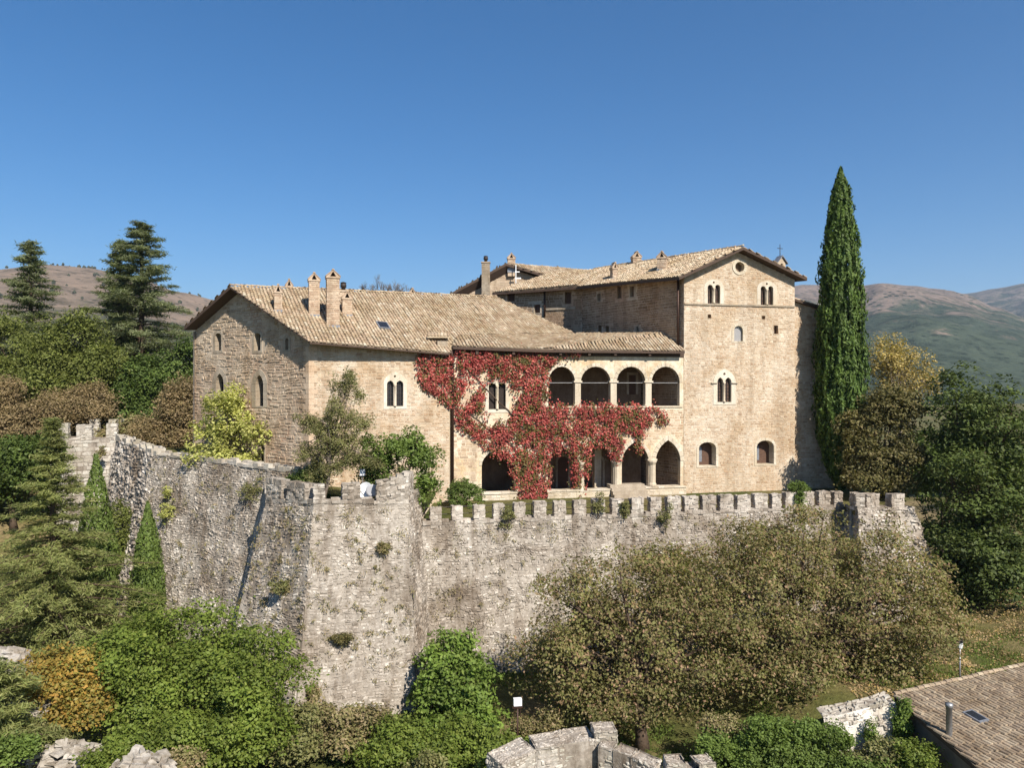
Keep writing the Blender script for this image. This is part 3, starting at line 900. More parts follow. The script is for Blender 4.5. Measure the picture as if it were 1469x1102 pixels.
# ------------------------------------------------------------------ castle: loggia
log = thing('castle_loggia', 'two storey arcaded loggia with round arches above and pointed arches below', 'building', LOG.P(-9, 11))
sL = LOG.px(646, 600)[0]; sR = 0.0
eave_z = 22.72
lo = [(sL, 3), (sR, 3), (sR, eave_z + .2), (sL, eave_z + .2)]
lw = WallThing(log, LOG, lo, M['plaster'], None, thick=.0, depth=.5)
arches_up = [(786.5, 825), (833, 876), (884.5, 926), (934.5, 975)]
def arch_trim(x0, x1, yt, ys, yb, kind, m, depth=.5, name='arch'):
    inn = px_arch(LOG, x0, x1, yt, ys, yb, kind, n=12); out = px_arch(LOG, x0, x1, yt, ys, yb, kind, m, 0, n=12)
    # arch stones only above the springing
    hs = LOG.px((x0 + x1) / 2, ys)[1]
    b = MB()
    ii = [k for k, p in enumerate(inn) if p[1] >= hs - .01]
    seg_i = [inn[k] for k in ii]; seg_o = [out[k] for k in ii]
    for a in range(len(seg_i) - 1):
        g = .04
        A, B, Cc, D = Vector(seg_i[a]), Vector(seg_i[a + 1]), Vector(seg_o[a + 1]), Vector(seg_o[a])
        if (B - A).length > (x1 - x0) * .03: pass
        A2, B2, C2, D2 = A.lerp(B, g), B.lerp(A, g), Cc.lerp(D, g), D.lerp(Cc, g)
        dd = .035 + R.uniform(-.008, .008)
        b.add([LOG.P(*A2, dd), LOG.P(*B2, dd), LOG.P(*C2, dd), LOG.P(*D2, dd), LOG.P(*A2, -depth), LOG.P(*B2, -depth), LOG.P(*C2, -.1), LOG.P(*D2, -.1)],
              [(0, 1, 2, 3), (0, 4, 5, 1), (2, 6, 7, 3), (1, 5, 6, 2), (3, 7, 4, 0)])
    b.build(name, M['dressed'], log)
    lw.hole(inn)
for x0, x1 in arches_up:
    arch_trim(x0, x1, 526, 549, 583, 'round', .26)
arch_trim(691, 739, 647, 668, 706, 'round', .22)
arch_trim(786, 829, 640, 664, 703, 'pointed', .3)
arch_trim(838, 880, 637, 664, 702, 'pointed', .3)
arch_trim(892, 930.5, 634, 663, 725, 'pointed', .3)
arch_trim(940.5, 976, 631.5, 662, 697, 'pointed', .34)
# twin window in the vine
bo = px_arch(LOG, 696, 730, 543, 552, 592, 'round', 0, 0, 10)
lw.bifora(bo, [(701, 711.5, 550, 553, 587.5, 'round'), (715, 725.5, 550, 553, 587.5, 'round')], [], lat=None, pane='dark', label='square headed twin window framed by red creeper')
lw.finish()
# stone masonry below the upper sills on the right and round the lower arches
b = MB()
hs_ = LOG.px(960, 588)[1]
stones(b, LOG, [(LOG.px(880, 600)[0], 11), (-.02, 11), (-.02, hs_), (LOG.px(880, 600)[0], hs_)], [px_arch(LOG, 892, 930.5, 634, 663, 725, 'pointed', .4, .2), px_arch(LOG, 940.5, 976, 631.5, 662, 697, 'pointed', .44, .2), px_arch(LOG, 838, 880, 637, 664, 702, 'pointed', .4, .2)], ch=.2, ln=.36, prot=(.006, .02), seed=31)
stones(b, LOG, [(sL, 11), (LOG.px(692, 600)[0], 11), (LOG.px(720, 600)[0], 19.5), (sL, 19.5)], [px_arch(LOG, 691, 739, 647, 668, 706, 'round', .3, .2), bo], ch=.24, ln=.42, prot=(.006, .02), seed=32, keep=.75)
b.build('stonework', M['ashlar'], log, kind='stuff')
# piers: capitals, bases, octagonal shafts
def pier(xa, xb, ytop, ybot, capy, shaft=True):
    s0 = LOG.px(xa, 560)[0]; s1 = LOG.px(xb, 560)[0]; c = (s0 + s1) / 2; w = (s1 - s0) / 2
    h0 = LOG.px((xa + xb) / 2, ybot)[1]; h1 = LOG.px((xa + xb) / 2, capy)[1]
    b = MB()
    b.box(LOG, c - w * 1.02, c + w * 1.02, h0, h1, -.3, .02)
    if shaft:
        p = LOG.P(c, h0, .0); H = h1 - h0; r = w * .95
        b.lathe(p, [(0, 0), (r * 1.35, 0), (r * 1.35, .14), (r * 1.0, .26), (r * .95, H - .32), (r * 1.05, H - .3), (r * 1.45, H - .1), (r * 1.45, H), (0, H)], 8)
    o = b.build('pier', M['dressed'], log)
    b = MB(); b.box(LOG, c - w * 1.5, c + w * 1.5, h1, h1 + .14, -.45, .09, .01)
    b.build('capital', M['dressed'], o)
    b = MB(); b.box(LOG, c - w * 1.3, c + w * 1.3, h0 - .02, h0 + .16, -.45, .06, .01)
    b.build('pier_base', M['dressed'], o)
for xa, xb in ((825, 833), (876, 884.5), (926, 934.5)):
    pier(xa, xb, 549, 583, 549, False)
pier(880, 889, 664, 703, 663)
pier(931, 940, 662, 697, 661)
pier(829, 838, 664, 703, 663)
# sill under the upper arcade, tie rods
b = MB(); s0 = LOG.px(784, 583)[0]; s1 = LOG.px(979, 583)[0]; hh = LOG.px(880, 583)[1]
b.box(LOG, s0, s1, hh - .12, hh + .0, -.5, .07)
b.build('sill', M['dressed'], log)
b = MB(); hh = LOG.px(880, 549.5)[1]
for x0, x1 in arches_up:
    b.tube([LOG.P(LOG.px(x0, 550)[0], hh, -.2), LOG.P(LOG.px(x1, 550)[0], hh, -.2)], [.025, .025], 5)
b.build('tie_rod', M['zinc'], log)
# low walls in front of the lower arches
def low_wall(x0, x1, yt, yb, d=.45, nm='low_wall', mat='dressed'):
    s0 = LOG.px(x0, yt)[0]; s1 = LOG.px(x1, yt)[0]; h1 = LOG.px((x0 + x1) / 2, yt)[1]; h0 = GROUND - .3
    b = MB(); b.box(LOG, s0, s1, h0, h1 - .1, -.4, d)
    stones(b, LOG.off(d), [(s0, h0), (s1, h0), (s1, h1 - .12), (s0, h1 - .12)], ch=.26, ln=.5, prot=(.005, .03), seed=int(x0))
    s = s0 - .04
    while s < s1:
        l = R.uniform(.5, .9); e = min(s + l, s1 + .04)
        b.box(LOG, s, e - .012, h1 - .11, h1 + R.uniform(-.015, .015), -.45, d + .07, .008); s = e
    b.build(nm, M[mat], log)
low_wall(691, 740, 706, 730, .35)
low_wall(784, 873, 702, 722, .35)
low_wall(923.5, 980.5, 697, 722, .5)
for i in range(5):
    s0 = LOG.px(874, 700)[0]; s1 = LOG.px(923, 700)[0]; b = MB()
    b.box(LOG, s0, s1, 10.8, 12.0 - i * .22, -.6 + .0, .25 + i * .32, .006); b.build('step', M['dressed_grey'], log)
# lit inner pier behind the pointed arch, inner arcade wall
b = MB(); b.box(LOG, LOG.px(864, 680)[0], LOG.px(874, 680)[0], 11, 15.3, -2.4, -1.9); b.build('inner_pier', M['dressed'], log)
# rooms behind
D = 4.2
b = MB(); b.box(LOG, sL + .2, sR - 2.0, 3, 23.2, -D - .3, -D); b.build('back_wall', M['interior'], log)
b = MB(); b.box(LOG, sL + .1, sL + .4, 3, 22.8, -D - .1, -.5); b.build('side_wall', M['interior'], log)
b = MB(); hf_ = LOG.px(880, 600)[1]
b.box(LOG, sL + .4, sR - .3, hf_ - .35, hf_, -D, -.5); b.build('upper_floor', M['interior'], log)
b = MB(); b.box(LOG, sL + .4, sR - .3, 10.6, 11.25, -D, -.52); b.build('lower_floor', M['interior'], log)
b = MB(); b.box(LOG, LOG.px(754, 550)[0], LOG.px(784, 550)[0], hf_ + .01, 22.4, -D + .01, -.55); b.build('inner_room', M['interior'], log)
BK = LOG.off(-D)
def inner_opening(x0, x1, yt, ys, yb, kind):
    inn = px_arch(BK, x0, x1, yt, ys, yb, kind); out = px_arch(BK, x0, x1, yt, ys, yb, kind, .2, .0)
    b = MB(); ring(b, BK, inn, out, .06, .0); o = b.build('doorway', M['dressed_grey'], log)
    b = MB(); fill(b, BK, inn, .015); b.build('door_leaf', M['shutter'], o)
inner_opening(946, 956, 553, 560, 596, 'pointed')
inner_opening(902, 912, 538, 545, 566, 'rect')
inner_opening(852, 864, 655, 662, 700, 'pointed')
inner_opening(800, 815, 655, 662, 700, 'round')
# roof of the loggia
T2 = AW.off(.0).hit(950, 478)
EC2 = EC - UP * .05; V2 = V0 - UP * .03
roof(log, [L0, Lm, L1, T2, V2, EC2], L0, L1, .2, 13, tris=[(L0, Lm, EC2), (Lm, V2, EC2), (Lm, T2, V2), (Lm, L1, T2)])
# fascia beam with corbel heads
b = MB(); b.box(LOG, sL + .1, -.02, 22.18, 22.62, -.1, .06); b.build('eave_beam', M['wood'], log)
for px in (683, 735, 802, 843, 880, 929):
    s = LOG.px(px, 510)[0]; b = MB(); b.box(LOG, s - .1, s + .1, 22.25, 22.5, .06, .5); b.build('corbel', M['wood'], log)

# ------------------------------------------------------------------ castle: gabled tower house
tow = thing('castle_tower_house', 'tall gabled stone house with round oculus and twin windows on its front', 'building', LOG.P(5, 11))
TF = LOG.off(.04)
TFo = LOG.off(.75)
sT0 = 0.0; sT1 = TF.px(1140, 500)[0]
TL = TFo.hit(974.5, 397); TP = TFo.hit(1066.5, 354); TR = TFo.hit(1158, 398.5)
EA = at(829, 411, 71.3)
TRP = plane3(TL, TP, EA)
Q1 = ray_plane(TRP, 849, 387)
TRR = plane3(TP, TR, TP + (Q1 - TP))
def wt(pl, plane, s):
    p = pl.P(s, 0); return plane_z(plane, p.x, p.y) - .3
ms = TF.px(1067, 400)[0]
for k in range(300):
    s = sT1 * k / 300
    if wt(TF, TRP, s) >= wt(TF, TRR, s): ms = s; break
to = [(sT0, 3), (sT1, 3), (sT1, wt(TF, TRR, sT1)), (ms, wt(TF, TRP, ms)), (sT0, wt(TF, TRP, sT0))]
tw = WallThing(tow, TF, to, M['ashlar_mortar'], M['ashlar'], thick=.3, ch=.17, ln=.27, prot=(.0, .022), gap=.014, jit=.022, wander=.10, keep=.9, seed=41)
def up_bif(xa, dy):
    o = px_arch(TF, xa - 5, xa + 23, 401 + dy, 412 + dy, 437.5 + dy, 'round', 0, 0, 10)
    tw.bifora(o, [(xa, xa + 7.3, 408.5 + dy, 412.5 + dy, 435.5 + dy, 'round'), (xa + 10.6, xa + 18, 408.5 + dy, 412.5 + dy, 435.5 + dy, 'round')], [(xa + 8.8, 405.2 + dy, 1.5)], lat=(2, 4), pane='shutter', label='small round headed twin window under the gable')
up_bif(1015, 0); up_bif(1091, 2)
o = px_arch(TF, 1023, 1055.5, 529, 549, 580.5, 'pointed', 0, 0, 10)
tw.bifora(o, [(1029, 1037.2, 541.5, 548, 577, 'pointed'), (1040, 1049, 541.5, 548, 577, 'pointed')], [(1039, 536.5, 1.8)], lat=(2, 7), pane='shutter', label='large pale pointed twin window with brown shutters')
tw.window(1053, 1065.5, 467.5, 474, 489.5, 'round', .2, .12, 'dressed', .2, pane='curtainglass', label='small round headed window with grey glass')
tw.window(1015.5, 1020, 451, 452, 456.5, 'rect', .03, .03, 'ashlar', .4, pane='dark')
tw.window(1093, 1097.5, 453, 454, 458, 'rect', .03, .03, 'ashlar', .4, pane='dark')
tw.window(1110, 1116, 467, 468, 479, 'rect', .06, .06, 'ashlar', .35, pane='shutter')
for x0, dy in ((1002.5, 0), (1085.5, -2.5)):
    w = tw.window(x0, x0 + 24.5, 634.5 + dy, 643 + dy, 668.5 + dy, 'round', .2, .12, 'dressed', .75, pane='shutter', label='deep splayed segmental window near the foot of the tower house')
    b = MB(); pl_ = TF.off(-.71)
    q = px_arch(TF, x0 + 2, x0 + 10, 641 + dy, 647 + dy, 664 + dy, 'round')
    fill(b, pl_, q, .0); b.build('glass_leaf', M['lead'], w)
# oculus
s, h = TF.px(1061, 383); ro = .66; ri = .42; n = 18
inn = [(s + ri * math.cos(2 * math.pi * i / n), h + ri * math.sin(2 * math.pi * i / n)) for i in range(n)]
out = [(s + ro * math.cos(2 * math.pi * i / n), h + ro * math.sin(2 * math.pi * i / n)) for i in range(n)]
b = MB(); ring(b, TF, inn, out, .05, .5); w = b.build('oculus', M['dressed'], tow)
b = MB(); fill(b, TF, inn, -.45); b.build('pane', M['interior'], w)
tw.hole(out)
tw.finish()
# string course, stone by stone
s = 0.05
hc0 = TF.px(983, 436)[1]; hc1 = hc0
while s < sT1:
    l = min(R.uniform(.7, 1.1), sT1 - s); b = MB()
    b.box(TF, s, s + l - .01, hc0 - .07, hc0 + .07, .0, .1, .006); b.build('string_course', M['dressed_grey'], tow); s += l
b = MB()
for x in (1028, 1050):
    pass
b.box(TF, TF.px(1020, 549)[0], TF.px(1028.5, 549)[0], TF.px(1039, 550.5)[1], TF.px(1039, 549)[1], 0, .12)
b.box(TF, TF.px(1049.5, 549)[0], TF.px(1058, 549)[0], TF.px(1039, 550.5)[1], TF.px(1039, 549)[1], 0, .12)
b.build('impost', M['dressed_grey'], tow)
# roof: slope over the court wall, other slope, block behind
EB = BW.off(.5).hit(706, 418); EB.z = EA.z
RM = at(786, 395, 79.5)
roof(tow, [TL, EA, Q1, TP], EA, TL, .22, 15, ridge=(TP, Q1))
vec = Q1 - TP
roof(tow, [TP, Q1, TR + vec, TR], TR, TR + vec, .22, 16)
roof(tow, [EA, EB, RM, Q1], EB, EA, .22, 17)
# court walls
za = EA.z - .35
TBP = plane3(EA, EB, RM)
def wtop(pl, plane, s, k=.12):
    p = pl.P(s, 0); return plane_z(plane, p.x, p.y) - k
ao = [(-14.2, 3), (0.02, 3), (.02, wtop(AW, TRP, 0)), (-14.2, wtop(AW, TRP, -14.2))]
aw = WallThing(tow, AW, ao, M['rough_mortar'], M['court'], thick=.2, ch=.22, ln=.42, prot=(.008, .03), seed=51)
aw.window(904, 909.5, 410.5, 411, 426, 'rect', .16, .12, 'dressed_grey', .3, pane='shutter')
aw.window(886, 891, 411, 412, 428, 'rect', .1, .1, 'court', .3, pane='shutter')
aw.window(857, 861.5, 421.5, 422, 432, 'rect', .12, .1, 'dressed_grey', .3, pane='dark')
aw.window(913, 916.5, 468, 471, 477, 'pointed', .16, .05, 'dressed_grey', .3, pane='dark')
aw.window(859, 862.5, 467, 468, 477, 'rect', .06, .05, 'court', .3, pane='dark')
aw.window(870, 873.5, 468, 469, 477, 'rect', .06, .05, 'court', .3, pane='dark')
aw.finish()
lb = (P2 - P1).length
bo_ = [(-lb, 3), (0, 3), (0, wtop(BW, TBP, 0)), (-lb, wtop(BW, TBP, -lb))]
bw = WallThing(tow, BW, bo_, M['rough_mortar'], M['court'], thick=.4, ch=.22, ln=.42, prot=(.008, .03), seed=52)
bw.window(811, 819, 419.5, 420, 435.5, 'rect', .06, .06, 'court', .3, pane='shutter')
bw.window(728.5, 738, 418.5, 419, 432, 'rect', .06, .06, 'court', .3, pane='shutter')
bw.window(766.5, 775, 437, 438, 449, 'rect', .14, .1, 'dressed_grey', .3, pane='shutter')
bw.finish()
hh = BW.px(800, 443)[1]; s0 = BW.px(784, 443)[0]
b = MB(); b.box(BW, s0, BW.px(826, 443)[0], hh - .12, hh + .1, 0, .12); b.build('ledge', M['dressed_grey'], tow)
def pipe(pl, px, ya, yb, nm='downpipe'):
    s = pl.px(px, (ya + yb) / 2)[0]; b = MB()
    b.tube([pl.P(s, pl.px(px, ya)[1], .14), pl.P(s, pl.px(px, yb)[1], .14)], [.09, .09], 8); b.build(nm, M['copper'], tow, True)
pipe(AW, 974.5, 398, 500); pipe(BW, 782, 417, 455)
# chimneys on this roof
rzt = math.radians(-20)
for px, yb, yt, wp, sd_ in ((881.5, 400, 376.5, 7.5, 61), (951.5, 387.5, 360.5, 13, 63)):
    p = ray_plane(TRP, px, yb); hh = (yb - yt) * p.y / F
    chimney(tow, p + Vector((0, .4, 0)), wp * p.y / F, .75, hh - .6, rzt if sd_ == 63 else .2, seed=sd_)
p = TP.lerp(Q1, .62) + Vector((.3, .8, -.4)); chimney(tow, at(912.5, 382, p.y), 12 * p.y / F, .8, .75, .1, seed=62)
# right hand flank with its own low roof
XF = LOG.off(-.35)
s0 = XF.px(1139, 500)[0]; s1 = XF.px(1216, 500)[0]
h0_ = XF.px(1141, 431)[1]; h1_ = XF.px(1216, 454)[1]
flank = WallThing(tow, XF, [(s0, 3), (s1, 3), (s1, h1_), (s0, h0_)], M['ashlar_mortar'], M['ashlar'], thick=.4, ch=.2, ln=.36, prot=(.006, .022), seed=43)
flank.finish()
a_ = XF.off(.35).hit(1139, 428); b_ = XF.off(.35).hit(1218, 453)
roof(tow, [a_, b_, b_ + Vector((-1.5, 8, 0)), a_ + Vector((-1.5, 8, 0))], b_, b_ + Vector((-1.5, 8, 0)), .16, 18)
b = MB(); q0 = TF.P(sT1, 0); b.wall(Pl(q0, (-.209 * 1, .978, 0)), [(0, 3), (9, 3), (9, TR.z - .4), (0, TR.z - .4)]); b.build('side_wall', M['ashlar_mortar'], tow)
# bellcote with iron cross
bc = at(1119, 384, 68); b = MB()
bcpl = Pl(Vector((bc.x, bc.y, 0)), (1, .35, 0))
z0 = bc.z - 2.2
b.wall(bcpl, [(-.42, z0), (.42, z0), (.42, bc.z + .4), (.0, bc.z + 1.0), (-.42, bc.z + .4)], [arch_pts(-.2, .2, bc.z - .35, bc.z + .1, bc.z + .35)], .5, .5, .25)
bl = b.build('bellcote', M['rough_mortar'], tow)
b = MB()
for sx in (-1, 1):
    p = [bcpl.P(sx * .6, bc.z + .3, .4), bcpl.P(0, bc.z + 1.0, .4), bcpl.P(0, bc.z + 1.0, -.4), bcpl.P(sx * .6, bc.z + .3, -.4)]
    b.hexa(p + [q + UP * .1 for q in p])
b.build('bellcote_roof', M['lead'], bl)
b = MB(); t_ = bcpl.P(0, bc.z + 1.05)
b.tube([t_, t_ + UP * 1.1], [.035, .03], 5); b.tube([t_ + UP * .72 - bcpl.t * .3, t_ + UP * .72 + bcpl.t * .3], [.03, .03], 5)
b.build('cross', M['iron'], bl)

# ------------------------------------------------------------------ castle: rear block with the dark gable
rear = thing('castle_rear_block', 'rear castle block with dark overhanging gable and a tall flue chimney', 'building', Vector((-1, 80, 11)))
RB = Pl((-.55, 79.6, 0), (1, .05, 0)); RBo = RB.off(.7)
G0 = RBo.hit(726, 377.5); GL = RBo.hit(641, 423.5); GR = RBo.hit(786, 395)
GE = at(846, 386.5, 84); GE.z = G0.z
vec = GE - G0
roof(rear, [G0, GE, GR + vec, GR], GR, GR + vec, .25, 19)
roof(rear, [G0, GE, GL + vec, GL], GL, GL + vec, .25, 20)
s0 = RB.px(652, 420)[0]; s1 = RB.px(783, 400)[0]; gs = RB.px(727, 380)[0]
rw = WallThing(rear, RB, [(s0, 3), (s1, 3), (s1, GR.z - .4), (gs, G0.z - .4), (s0, GL.z + .1)], M['rough_mortar'], M['rough'], ch=.25, ln=.45, seed=71)
rw.finish()
p = RBo.hit(697, 427)
chimney(rear, Vector((p.x, p.y - .2, p.z - 1)), .85, .8, 1 + (427 - 378) * p.y / F, 0, 'flue', 'dressed_grey', seed=72)
chimney(rear, RBo.hit(733.5, 382) + Vector((0, .7, -.1)), .8, .75, .95, .05, seed=73)
b = MB(); p = RBo.hit(740, 402) + Vector((0, -.3, 0))
b.tube([p - UP * 1.2, p + UP * 1.6], [.05, .05], 6); b.box(Pl(p, (1, .1, 0)), -.1, .55, .1, .24, -.04, .04); b.box(Pl(p, (1, .1, 0)), -.1, .4, .8, .9, -.04, .04)
b.build('antenna', M['white'], rear)

# ------------------------------------------------------------------ fortification walls
W0 = at(166, 630, 65); W1 = at(220, 651, 55.8); W2 = at(383, 672.5, 48.4)
BL = at(381, 719, 43.9); BC = at(450, 719.5, 41); BR = at(586.5, 720, 42.6)
CL = at(598, 752, 46.2); CR = at(1211, 727, 53.6)
S0 = at(1229, 730, 51.5); S1 = at(1312, 730, 52.9)
def bottom(p, target, z=0.5):
    d = target - p; return p + d * ((p.z - z) / (p.z - target.z))
BLb = bottom(BL, at(341, 882, 42.5)); BCb = bottom(BC, at(430, 962, 39.2)); BRb = bottom(BR, at(597, 962, 40.9))
def batter(p, n, k=.14, z=0.5):
    return Vector((p.x, p.y, z)) + Vector(n).normalized() * (p.z - z) * k
nC = (CR - CL).cross(UP); nC.z = 0; nW = (W2 - W1).cross(UP); nW.z = 0; nV = (W1 - W0).cross(UP); nV.z = 0

def face(root, p00, p10, p11, p01, mat='rubble', mm='rubble_mortar', ch=.155, ln=.21, prot=(.0, .07), seed=1, rough=.13, gap=.006, jit=.04, bev=.045, wander=.32, keep=.9, name='wall'):
    pa = Patch(p00, p10, p11, p01)
    nx = max(2, int(pa.W / .5)); ny = max(2, int(pa.H / .5)); v = []
    for j in range(ny + 1):
        for i in range(nx + 1):
            s, h = pa.W * i / nx, pa.H * j / ny
            v.append(pa.P(s, h, rough * (noise.noise((s * .6, h * .6, seed)) + .5 * noise.noise((s * 1.9, h * 1.9, seed))) - .04))
    f = [(j * (nx + 1) + i, j * (nx + 1) + i + 1, (j + 1) * (nx + 1) + i + 1, (j + 1) * (nx + 1) + i) for j in range(ny) for i in range(nx)]
    w = mesh_obj(name, v, f, M[mm], root, True)
    class Rough:
        @staticmethod
        def P(s, h, d=0.0):
            return pa.P(s, h, d + rough * (noise.noise((s * .6, h * .6, seed)) + .5 * noise.noise((s * 1.9, h * 1.9, seed))) - .04)
    b = MB(); stones(b, Rough, pa.rect(), (), ch, ln, prot, gap, jit, bev, wander, seed, keep)
    b.build('stonework', M[mat], w, kind='stuff')
    return w

def coping(root, a, b_, thick, mat='rubble', seed=1, inward=None, hh=(.10, .26)):
    """loose row of stones along a wall top"""
    rng = random.Random(seed); d = b_ - a; L = d.length; t = d.normalized()
    pl = Pl(a, Vector((t.x, t.y, 0)), UP); k = (b_.z - a.z) / L
    b = MB(); s = 0.0
    b.add([a + UP * -.02, b_ + UP * -.02, b_ - pl.n * thick, a - pl.n * thick], [(0, 1, 2, 3)])
    b.add([a - pl.n * thick, b_ - pl.n * thick, b_ - pl.n * thick - UP * 2.5, a - pl.n * thick - UP * 2.5], [(0, 1, 2, 3)])
    while s < L:
        l = rng.uniform(.3, .7); e = min(L, s + l); o = 0.0
        while o < thick - .05:
            w = min(rng.uniform(.25, .45), thick - o)
            z = k * (s + e) / 2
            b.box(pl, s + .01, e - .01, z - .12, z + rng.uniform(*hh) - .08, -o - w + .01, -o + .02, .03, rng); o += w
        s = e
    return b.build('coping', M[mat], root)

def merlon(root, pl, s0, s1, h0, h1, th=.55, mat='rubble', seed=1, slope=0.0):
    rng = random.Random(seed); b = MB()
    b.box(pl, s0 + .03, s1 - .03, h0 - .3, h1 - .05, -th + .03, -.03)
    h = h0 - .05
    while h < h1 - .04:
        c = min(rng.uniform(.12, .24), h1 - h)
        if h1 - h - c < .1: c = h1 - h
        s = s0
        while s < s1 - .02:
            l = rng.uniform(.16, .42)
            if s1 - s - l < .14: l = s1 - s
            for d0, d1 in ((-th, -th * .5), (-th * .5 + .008, rng.uniform(-.03, .03))):
                b.box(pl, s + .006, s + l - .006, h + .006 + slope * (s - s0), h + c - .006 + slope * (s - s0), d0, d1, .038, rng)
            s += l
        h += c
    return b.build('merlon', M[mat], root)

def px_merlon(root, pl, x0, x1, yt, yb, th=.55, mat='rubble', seed=1, slope=0.0):
    xm = (x0 + x1) / 2
    s0 = pl.px(x0, yt)[0]; s1 = pl.px(x1, yt)[0]
    return merlon(root, pl, s0, s1, pl.px(xm, yb)[1], pl.px(xm, yt)[1], th, mat, seed, slope)

# main curtain wall with its battlements
cur = thing('curtain_wall', 'long grey rubble curtain wall with a row of small battlements below the loggia', 'wall', Vector((9, 48, 2)))
face(cur, batter(CL, nC), batter(CR, nC), CR, CL, seed=101)
coping(cur, CL, CR, .7, seed=102)
CPl = Pl(CL * 1, Vector((CR.x - CL.x, CR.y - CL.y, 0)))
CPl.O.z = 0
mer = [(600, 604, 730), (617, 634, 729), (648, 664.5, 727), (680, 696, 725), (708, 724, 724), (737.5, 754, 722), (766.5, 784, 720.5), (795, 812, 719), (823.5, 841, 717.5),
       (851, 868, 716.8), (878, 895, 716), (906, 923.5, 715), (933, 949, 714), (957.5, 977, 713), (982.5, 1002, 712), (1008, 1027.5, 711.5), (1033, 1052.5, 711), (1058, 1077, 710.5), (1082.6, 1101.5, 709.5), (1108, 1121, 708.5), (1127, 1143.5, 707), (1151, 1168, 706), (1175, 1191.5, 705.5), (1197, 1209, 705.5)]
for i, (a, c, yt) in enumerate(mer):
    t = (a - 600) / 600
    px_merlon(cur, CPl.off(.02), a, c, yt + R.uniform(-.8, .8), 752 - 25.5 * t, .5, 'rubble_light', seed=200 + i)
# iron railing behind the battlements
b = MB(); rl = CPl.off(-.75)
ra = thing('iron_railing', 'thin dark iron railing behind the curtain wall battlements', 'railing', CPl.P(5, 11.1, -.75))
for hgt in (.55, 1.0):
    b = MB(); b.tube([rl.P(.5, GROUND + hgt), rl.P((CR - CL).length - .3, GROUND + hgt)], [.022, .022], 5); b.build('rail', M['iron'], ra)
for k in range(13):
    b = MB(); s = .6 + k * 2.35; b.tube([rl.P(s, GROUND), rl.P(s, GROUND + 1.05)], [.028, .028], 5); b.build('post', M['iron'], ra)

# corner bastion
bas = thing('corner_bastion', 'tall battered grey stone corner bastion with ragged battlements', 'bastion', Vector((-10, 42, 2)))
face(bas, BCb, BRb, BR, BC, seed=111, ch=.15, ln=.24, prot=(.0, .05), rough=.09)
face(bas, BLb, BCb, BC, BL, seed=112, ch=.16, ln=.25, prot=(.0, .07))
BK1 = Vector((CL.x + .1, CL.y + 1.2, BR.z)); bkb = batter(BK1, (1, -.3, 0), .12)
face(bas, BRb, bkb, BK1, BR, seed=113)
BK2 = BL + Vector((-1.62, 4.75, .4)); face(bas, BLb + Vector((-1.62, 4.75, 0)), BLb, BL, BK2, seed=114, prot=(.0, .02), rough=.05)
for a, c, sd in ((BL, BC, 1), (BC, BR, 2), (BR, BK1, 3), (BK2, BL, 4)): coping(bas, a, c, .65, seed=115 + sd)
b = MB(); b.add([p - UP * .9 for p in (BL, BC, BR, BK1, BK2)], [(0, 1, 2, 3, 4)]); b.build('bastion_floor', M['ground'], bas)
PF = Pl(Vector((BC.x, BC.y, 0)), Vector((BR.x - BC.x, BR.y - BC.y, 0)))
PL_ = Pl(Vector((BL.x, BL.y, 0)), Vector((BC.x - BL.x, BC.y - BL.y, 0)))
px_merlon(bas, PF.off(.02), 449.5, 466, 695, 719, .6, seed=121)
px_merlon(bas, PF.off(.02), 491, 517, 693.5, 720, .6, seed=122)
px_merlon(bas, PF.off(.02), 540, 560, 690, 720, .6, seed=123, slope=.12)
px_merlon(bas, PF.off(.021), 560, 586.5, 685, 720, .6, seed=124, slope=.32)
px_merlon(bas, PL_.off(.02), 411, 437, 692.5, 717, .6, seed=125)
px_merlon(bas, PL_.off(.02), 381, 403, 687, 718, .6, seed=126)
p = PF.P(PF.px(584, 700)[0], 0)
merlon(bas, Pl(p, Vector((BK1.x - BR.x, BK1.y - BR.y, 0))), .05, 2.4, BR.z, BR.z + 1.5, .6, seed=127)

# left curtain wall in two stretches and the far wall tower
lcw = thing('side_curtain_wall', 'weathered rubble curtain wall running from the bastion up to the ruined wall tower', 'wall', Vector((-24, 57, 3)))
W2e = W2 + (W2 - W1).normalized() * 3.0; W2e.z = W2.z
face(lcw, batter(W1, nW, .2), batter(W2e, nW, .2), W2e, W1, seed=131, ch=.15, ln=.19)
face(lcw, batter(W0, nV, .16), batter(W1, nW, .2), W1, W0, seed=132, ch=.24, ln=.4, prot=(.02, .16))
coping(lcw, W1, W2e, .9, 'pale_rubble', seed=133, hh=(.05, .35)); coping(lcw, W0, W1, .9, 'pale_rubble', seed=134, hh=(.05, .5))

tur = thing('wall_tower', 'small pale square wall tower with broken battlements beside the cedars', 'tower', at(120, 760, 67))
ta = at(72, 630, 66.2); tb = at(167, 632, 67.5); ta.z = tb.z = 15.1
tn = (tb - ta).cross(UP).normalized(); tk = Vector((-.35, .93, 0)) * 6.0
face(tur, batter(ta, tn, .03), batter(tb, tn, .03), tb, ta, 'pale_rubble', 'rubble_mortar', .3, .55, (.01, .07), 141, wander=.08)
face(tur, batter(tb, (1, .35, 0), .03), batter(tb + tk, (1, .35, 0), .03), tb + tk, tb, 'rubble', 'rubble_mortar', .28, .5, (.02, .1), 142)
face(tur, batter(ta + tk, (-1, -.3, 0), .03), batter(ta, (-1, -.3, 0), .03), ta, ta + tk, 'rubble', 'rubble_mortar', .28, .5, (.02, .1), 143)
b = MB(); b.add([ta - UP * .2, tb - UP * .2, tb + tk - UP * .2, ta + tk - UP * .2], [(0, 1, 2, 3)]); b.build('tower_floor', M['rubble_mortar'], tur)
